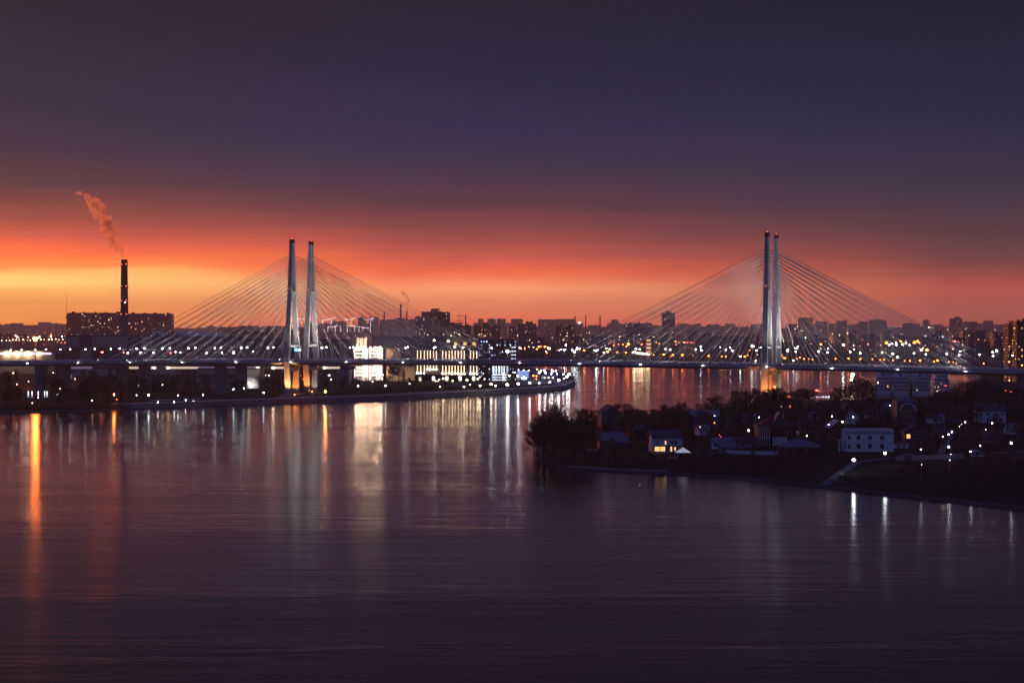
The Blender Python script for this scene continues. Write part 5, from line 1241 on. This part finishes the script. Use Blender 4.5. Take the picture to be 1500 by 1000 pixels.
# ------------------------------------------------------------------ bushes: shrubby slope
def scrub(name, label, pts, seed, hh=1.6, n=500):
    r_ = random.Random(seed); vs = []; fs = []
    for i in range(n):
        a = r_.choice(range(len(pts)-1)); t = r_.random(); px = pts[a][0]*(1-t)+pts[a+1][0]*t; py = pts[a][1]*(1-t)+pts[a+1][1]*t + r_.uniform(-pts[a][2], pts[a][2])
        x, y, g = on_ground(px, py)
        if g < .6: continue
        q = r_.uniform(.5, 1.3)*hh
        for k in range(26):
            c = Vector((x+r_.gauss(0, q*.55), y+r_.gauss(0, q*.55), g+abs(r_.gauss(0, q*.45)))); s_ = r_.uniform(.12, .3)
            d1 = Vector((r_.gauss(0,1), r_.gauss(0,1), r_.gauss(0,1))).normalized()*s_; d2 = d1.orthogonal().normalized()*s_*.6; b_ = len(vs)
            vs += [tuple(c-d1), tuple(c+d2), tuple(c+d1), tuple(c-d2)]; fs.append((b_, b_+1, b_+2, b_+3))
    me = bpy.data.meshes.new(name); me.from_pydata(vs, [], fs); me.materials.append(M['leaf'])
    tag(link(name, me), label, 'undergrowth', kind='stuff')
scrub('undergrowth', 'scrubby undergrowth on the bank of the peninsula left of the stairs', [(800, 672, 5), (900, 672, 6), (1000, 681, 6), (1100, 686, 14), (1200, 690, 14)], 5, 1.5, 520)
scrub('undergrowth', 'low scrub on the grassy bank right of the stairs', [(1215, 702, 5), (1300, 705, 10), (1400, 712, 12), (1500, 720, 14)], 6, 1.0, 260)
scrub('undergrowth', 'reeds and scrub round the wooded tip', [(782, 662, 6), (792, 674, 3), (815, 680, 3), (850, 685, 3)], 7, 2.2, 260)
def riprap(label, line, n, seed, smax=.7):
    r_ = random.Random(seed); mb = MB()
    for i in range(n):
        a = r_.randrange(len(line)-1); t = r_.random(); px = line[a][0]*(1-t)+line[a+1][0]*t; py = line[a][1]*(1-t)+line[a+1][1]*t-abs(r_.gauss(0, 2.0))
        x, y, g = on_ground(px, py); q = r_.uniform(.25, 1)*smax
        if g > 2.2: continue
        k = len(mb.v); mb.ball((x, y, g+q*.1), q, sz=r_.uniform(.45, .8))
        for j in range(k, len(mb.v)):
            v = mb.v[j]; mb.v[j] = (x+(v[0]-x)*r_.uniform(.7, 1.3), y+(v[1]-y)*r_.uniform(.7, 1.3), v[2]+r_.uniform(-.1, .1)*q)
    tag(mb.build('shore_stones', M['wetstone']), label, 'stones', kind='stuff')
riprap('rough stones along the waterline of the peninsula', [(786, 676), (800, 681), (850, 689), (950, 694), (1050, 700), (1130, 707), (1210, 716), (1300, 727), (1400, 737), (1500, 748)], 1500, 9)
scrub('undergrowth', 'scattered weeds on the open slope by the shore lane', [(1230, 700, 14), (1330, 695, 18), (1500, 700, 24)], 17, .8, 420)
# ------------------------------------------------------------------ stairs, lane, fence, beach boats
def ground_strip(name, label, kind, line, wd, mat, lift=.12, n=14, base=-.4):
    pts = []
    for (a, b_), (c_, e) in zip(line, line[1:]):
        for k in range(n): pts.append(on_ground(a+(c_-a)*k/n, b_+(e-b_)*k/n))
    pts.append(on_ground(*line[-1])); vs = []; L = [Vector((p[0], p[1], 0)) for p in pts]
    A = offs(L, wd/2); B = offs(L, -wd/2)
    for a, b_, p in zip(A, B, pts):
        z = p[2]+lift; vs += [(a.x,a.y,z), (b_.x,b_.y,z), (b_.x,b_.y,z-lift+base), (a.x,a.y,z-lift+base)]
    fs = [(i*4+k, i*4+(k+1) % 4, i*4+4+(k+1) % 4, i*4+4+k) for i in range(len(pts)-1) for k in range(4)]+[(0,1,2,3), tuple(len(vs)-1-k for k in range(4))]
    o = MB().add(vs, fs).build(name, mat); tag(o, label, kind, kind='structure'); return o
ground_strip('concrete_ramp', 'pale concrete stairway down the bank to the water', 'stairs', [(1208, 710), (1253, 679)], 3.0, M['granite'], .35)
ground_strip('lane', 'narrow grey lane along the shore houses', 'lane', [(1253, 677), (1300, 671), (1350, 668), (1400, 665), (1500, 662)], 3.0, M['granite'], .14)
ground_strip('lane', 'lit lane climbing between the right houses', 'lane', [(1378, 664), (1388, 645), (1396, 632), (1412, 619)], 3.0, M['granite'], .15)
ground_strip('slipway', 'pale boat slipway slab on the beach near the tip', 'slipway', [(838, 683), (905, 688), (975, 690)], 5, M['granite'], .3)
def fence(label, line, hgt=1.8, mt='grey'):
    r_ = None
    for (a, b_), (c_, e) in zip(line, line[1:]):
        n_ = max(2, int(abs(c_-a)/5))
        for k in range(n_):
            p = on_ground(a+(c_-a)*k/n_, b_+(e-b_)*k/n_); q = on_ground(a+(c_-a)*(k+1)/n_, b_+(e-b_)*(k+1)/n_)
            if r_ is None: r_ = empty('fence', p, 0, label, 'fence'); O = Vector(p)
            p = Vector(p)-O; q = Vector(q)-O; d_ = (q-p); n2 = Vector((-d_.y, d_.x, 0)).normalized()*.05
            MB().hexa([p-n2, q-n2, q+n2, p+n2], [v+Vector((0,0,hgt)) for v in (p-n2, q-n2, q+n2, p+n2)]).build('fence_panel', P[mt], r_)
            MB().box(p.x-.09, p.x+.09, p.y-.12, p.y+.12, p.z-.3, p.z+hgt+.15).build('post', M['steel'], r_)
fence('long grey board fence along the shore lane right of the villa', [(1312, 674), (1360, 673), (1420, 671)])
fence('pale fence below the sheds on the middle bank', [(1060, 664), (1110, 666), (1140, 666)], 1.5, 'dirtyw')
fence('dark fence between the amber-lit house and the sheds', [(1012, 668), (1050, 666)], 1.6, 'dgrey')
def boat(px, py, yaw, label):
    x, y, g = on_ground(px, py); r_ = empty('rowing_boat', (x, y, max(g, 0)), yaw, label, 'boat')
    pr = [(-2.4,.55),(-1.2,.8),(.6,.8),(1.8,.45),(2.6,.03)]; vs = []
    for u, w_ in pr: vs += [(u,-w_,.75),(u,-w_*.55,.1),(u,w_*.55,.1),(u,w_,.75)]
    fs = [(i*4+k, i*4+k+1, i*4+5+k, i*4+4+k) for i in range(4) for k in range(3)]+[(0,1,2,3)]
    MB().add(vs, fs).build('hull', P['dirtyw'], r_)
    for u in (-1.2, .4): MB().box(u-.15, u+.15, -.7, .7, .5, .56).build('seat', P['wood'], r_)
boat(985, 672, .5, 'small pale rowing boat on the beach left of the party tent'); boat(868, 660, -.4, 'small pale rowing boat pulled up near the tip'); boat(1432, 669, .1, 'pale upturned dinghy on the bank near the right lamps')

# ------------------------------------------------------------------ cars
PAINT = [mat_plain('car_paint_'+n, c, .3, .04, 1, .2, .6) for n, c in (('white', (.7,.7,.7)), ('silver', (.4,.42,.45)), ('dark', (.03,.03,.04)), ('red', (.3,.03,.03)))]
M['headlight'] = mat_emit('headlight', (1,.95,.85), 25); M['tail'] = mat_emit('tail_light', (1,.05,.03), 12); M['tyre'] = mat_plain('tyre', (.02,.02,.02), .9)
def car_proto():
    b_ = MB(); pr = [(-2.15,.45),(-2.15,.95),(-1.3,1.0),(-1.25,1.02),(1.0,1.0),(2.0,.85),(2.2,.6),(2.15,.35),(-2.1,.35)]
    vs = [(x,-.88,z) for x, z in pr]+[(x,.88,z) for x, z in pr]; n = len(pr)
    b_.add(vs, [tuple(range(n)), tuple(range(2*n-1, n-1, -1))]+[(k, n+k, n+(k+1) % n, (k+1) % n) for k in range(n)])
    c = MB(); c.hexa([(-1.9,-.82,.98),(1.0,-.82,1.0),(1.0,.82,1.0),(-1.9,.82,.98)], [(-1.4,-.66,1.48),(.3,-.66,1.48),(.3,.66,1.48),(-1.4,.66,1.48)])
    w_ = MB(); w_.lathe([(.2,-.1),(.33,-.1),(.33,.1),(.2,.1)], 12); wm = w_.mesh('wheel', M['tyre'])
    return b_, c.mesh('cabin', P['glass']), wm
CB, CC, CW = car_proto(); CARB = [CB.mesh('body', m_) for m_ in PAINT]; HLM = MB().box(-.05,.05,-.16,.16,-.08,.08).mesh('headlight', M['headlight']); TLM = MB().box(-.04,.04,-.16,.16,-.08,.08).mesh('tail_light', M['tail'])
HL0 = MB().box(-.05,.05,-.16,.16,-.08,.08).mesh('headlight', P['glass'])
CROW = []
def car(px, py, yaw, zone, col=None, on=False, g=None, grp='parked cars', loc=None):
    x, y, gg = on_ground(px, py) if loc is None else loc; i = random.randrange(4) if col is None else col
    r_ = empty('car' if on else 'parked_car', (x, y, gg+.12 if loc is None else gg), yaw, None, 'car', grp)
    link('body', CARB[i], r_); link('cabin', CC, r_)
    for sx in (-1.35, 1.35):
        for sy in (-.8, .8): o = link('wheel', CW, r_, (sx, sy, .33)); o.rotation_euler = (math.pi/2, 0, 0)
    for sy in (-.6, .6):
        link('headlight', HLM if on else HL0, r_, (2.2, sy, .68)); 
        if on: link('tail_light', TLM, r_, (-2.18, sy, .75))
    CROW.append((r_, ['white', 'silver', 'dark', 'red'][i]+' car', zone))
for k in range(17): car(222+k*4.4+random.uniform(-.8,.8), 588.0-k*.17, random.uniform(-.2,.2)+1.4, 'parked on the waterfront left of the left pylon', col=random.choice((0,0,1,2)))
for k in range(9): car(764+k*5.3, 566.5-k*.25, 1.3, 'parked on the plaza of the left bank point')
for k in range(7): car(790+k*4.5, 557.5-k*.3, 1.3, 'in the back row on the left bank point')
for px, py in ((1413, 668), (1454, 671), (1426, 663), (1330, 668), (1063, 668)): car(px, py, .2, 'beside the shore lane of the village')
for k in range(24):
    s = -260+k*34+random.uniform(-8, 8); off = 0 if k % 2 else 37
    if abs(s) < 4 or abs(s-SPAN) < 4: continue
    p = bp(s, -4.5 if k % 4 < 2 else 4.0, dz(s)+.02, off); car(0, 0, -TH+(math.pi if k % 4 < 2 else 0), 'driving on the '+('nearer' if not off else 'farther')+' bridge', on=True, loc=p, grp='cars crossing the bridges')
# ------------------------------------------------------------------ river cruise ships
M['shipw'] = mat_plain('ship_white_paint', (.62,.64,.70), .5, .06, .3)
def ship_proto():
    r_ = empty('cruise_ship', (0, 0, 0)); kids = []
    def part(mb, n, mt, subs=()):
        o = mb.build(n, mt, r_); kids.append((o, list(subs))); return o
    # stern at y=0, bow at y=110
    pr = [(0, 5.8), (2, 7.2), (90, 7.2), (100, 5.5), (107, 2.4), (111, .2)]; vs = []
    for y, w_ in pr: vs += [(-w_,y,3.0),(-w_*.86,y,-.8),(w_*.86,y,-.8),(w_,y,3.0)]
    fs = [(i*4+k, i*4+k+1, i*4+5+k, i*4+4+k) for i in range(5) for k in range(3)]+[(i*4+3, i*4, i*4+4, i*4+7) for i in range(5)]+[(3,2,1,0)]
    part(MB().add(vs, fs), 'hull', M['shipw'])
    ends = [(3, 92), (5, 90), (8, 86), (16, 78)]
    wf = mat_facade('ship_cabin_wall', (.6,.62,.68), lit=.02, bay=1.35, floor_h=2.9, ww=.55, wh=.42, glass=(.03,.03,.05), strength=2)
    for i, (a, b_) in enumerate(ends):
        z = 3.0+i*2.9; hw = 6.8-i*.35
        m_ = MB(); n = 8; vs = []
        pts = [(-hw, b_), (-hw, a+3)]+[(-hw*math.cos(math.pi*k/n), a+3-3*math.sin(math.pi*k/n)) for k in range(1, n)]+[(hw, a+3), (hw, b_)]
        q = len(pts); m_.add([(x,y,z+.16) for x,y in pts]+[(x,y,z+2.6) for x,y in pts], [tuple(range(q-1,-1,-1)), tuple(range(q,2*q))]+[(k,(k+1) % q,q+(k+1) % q,q+k) for k in range(q)])
        dk = m_.build('cabin_deck', wf, r_)
        s1 = MB(); pts2 = [(x*1.09, y-1.4 if y < b_-1 else y+1) for x, y in pts]
        s1.add([(x,y,z+2.603) for x,y in pts2]+[(x,y,z+3.05) for x,y in pts2], [tuple(range(q-1,-1,-1)), tuple(range(q,2*q))]+[(k,(k+1) % q,q+(k+1) % q,q+k) for k in range(q)])
        sl = s1.build('deck_slab', M['shipw'], dk)
        kids.append((dk, [sl]))
    z = 3.0+4*2.9
    part(MB().box(-3.4,3.4,66,76,z+.1,z+3), 'wheelhouse', M['shipw'])
    part(MB().hexa([(-1.8,30,z+.1),(1.8,30,z+.1),(1.8,36,z+.1),(-1.8,36,z+.1)], [(-1.4,31,z+4.5),(1.4,31,z+4.5),(1.4,35,z+4.5),(-1.4,35,z+4.5)]), 'funnel', P['blue'])
    part(MB().tube((0,60,z), (0,60,z+9), .2, .1, 5), 'mast', P['dirtyw'])
    return r_, kids
SP, SK = ship_proto()
ships = [(1294, 578.5, 'white river cruise ship moored leftmost in the front rank, stern towards us'), (1320, 578.8, 'white river cruise ship moored in the middle of the front rank'), (1349, 579, 'white river cruise ship with a raised stern, rightmost of the front rank'),
         (1306, 567.5, 'white river cruise ship in the second rank behind the leftmost ones'), (1333, 567.2, 'white river cruise ship in the second rank behind the middle ones'), (1362, 567.2, 'white river cruise ship in the second rank at the right'), (1380, 574, 'half-hidden white cruise ship right of the front rank')]
for i, (px, py, lb) in enumerate(ships):
    x, y = at_z(px, py, 0); 
    o = SP if i == 0 else copy_tree(SP, (x, y, 0), 0, 1, SK)
    o.location = (x, y, 0); o.rotation_euler = (0, 0, -.17); tag(o, lb, 'ship', 'river cruise ships moored beyond the peninsula')
for px0, px1, pyw, lb, yw in ((1244, 1297, 563, 'broadside cruise ship glowing orange at the quay left of the white ships', .06), (1372, 1420, 558.5, 'orange-lit cruise ship lying broadside under the bridge at the right', -.05)):
    x, y = at_z((px0+px1)/2, pyw, 0); o = copy_tree(SP, (x, y, 0), 0, 1, SK); sc_ = (px1-px0)*y/FAR/112
    o.rotation_euler = (0, 0, math.pi/2+yw); o.location = (x+56*sc_, y, 0); o.scale = (sc_*1.25, sc_, sc_*1.35); tag(o, lb, 'ship', 'river cruise ships moored beyond the peninsula')
    for k in range(3): spot((x-18+k*16, y-17, 3.2), (x-18+k*16, y, 9), 4500*FL, (1,.26,.06), 110)
for px, py, r_ in ((1249, 548, 1.6), (1247, 556, 1.2), (1251, 543, 1.0), (1248, 551, 1.2)): 
    x, y, z = at_y(px, py, 1760); 
    b_ = empty('quay_floodlight', (x, y, 0), 0, None, 'floodlight'); MB().tube((0,0,-2), (0,0,z-r_*.8), .16, .12, 6).build('pole', M['steel'], b_); MB().ball((0,0,z), r_*.8).build('lamp_head', M['l_warm'], b_)
    LROW.append((b_, 'bright quay floodlight', 'at the left end of the orange-lit ship'))
x, y, z = at_y(1299.5, 553.5, 1745); b_ = empty('quay_floodlight', (x, y, 0), 0, None, 'floodlight'); MB().tube((0,0,-2), (0,0,z-.9), .16, .12, 6).build('pole', M['steel'], b_); MB().ball((0,0,z), 1.0).build('lamp_head', M['l_cyan'], b_)
LROW.append((b_, 'bluish quay light', 'between the orange-lit ship and the white ships'))
# ------------------------------------------------------------------ trees of the left bank
LB = random.Random(5)
for k in range(64):
    px = LB.uniform(-6, 205); b0 = LB.uniform(565, 598) if k % 2 else LB.uniform(588, 600.5)
    x, y, g = on_ground(px, b0)
    if g < 1 or any((x-a)**2+(y-b_)**2 < 30 for a, b_ in TREES): continue
    if 159 < px < 174 and b0 > 583: continue
    h = LB.uniform(9, 19)
    if 36 < px < 73 and b0 > 586: h = LB.uniform(2.5, 3.5) if k % 3 else 2.5
    zone = ('in the far left grove' if px < 50 else 'in the grove below the viaduct piers' if px < 105 else 'in the grove below the plant hall' if px < 165 else 'by the strong orange shore light')
    tree(LB.choice(('round', 'tall', 'round', 'sparse', 'wide')), x, y, g, h, zone, LB)
for k in range(56):
    px = LB.uniform(205, 520)
    if 410 < px < 474: continue
    b0 = LB.uniform(568, 581) if px < 400 else LB.uniform(566, 579)
    x, y, g = on_ground(px, b0)
    if any((x-a)**2+(y-b_)**2 < 30 for a, b_ in TREES): continue
    h = LB.uniform(7, 14)
    zone = 'on the left bank ' + ('below the slip road' if px < 290 else 'before the beige warehouse' if px < 385 else 'beside the left pylon' if px < 475 else 'before the floodlit block')
    tree(LB.choice(('round', 'sparse', 'sparse', 'tall')), x, y, g, h, zone, LB)
for px, t, b_, k in ((575, 532, 562, 'round'), (584, 536, 562, 'sparse'), (591.5, 537, 562, 'conifer'), (563, 548, 566, 'round'), (527, 550, 566, 'sparse'), (536, 551, 566, 'sparse'), (548, 550, 566, 'sparse'), (600, 552, 563, 'round'), (612, 548, 563, 'round'), (622, 545, 564, 'round'), (630, 546, 564, 'tall'), (520, 552, 568, 'round'), (556, 555, 566, 'wide'), (640, 556, 566, 'round'), (652, 558, 567, 'round'), (606, 556, 568, 'wide')):
    tree_px(k, px, t, b_, 'on the lawn before the lit waterfront buildings')
# hedge on the embankment lawn
x0, y0, g0 = on_ground(630, 571)
label_rows(LROW); label_rows(BROWS); label_rows(TROW); label_rows(CROW)
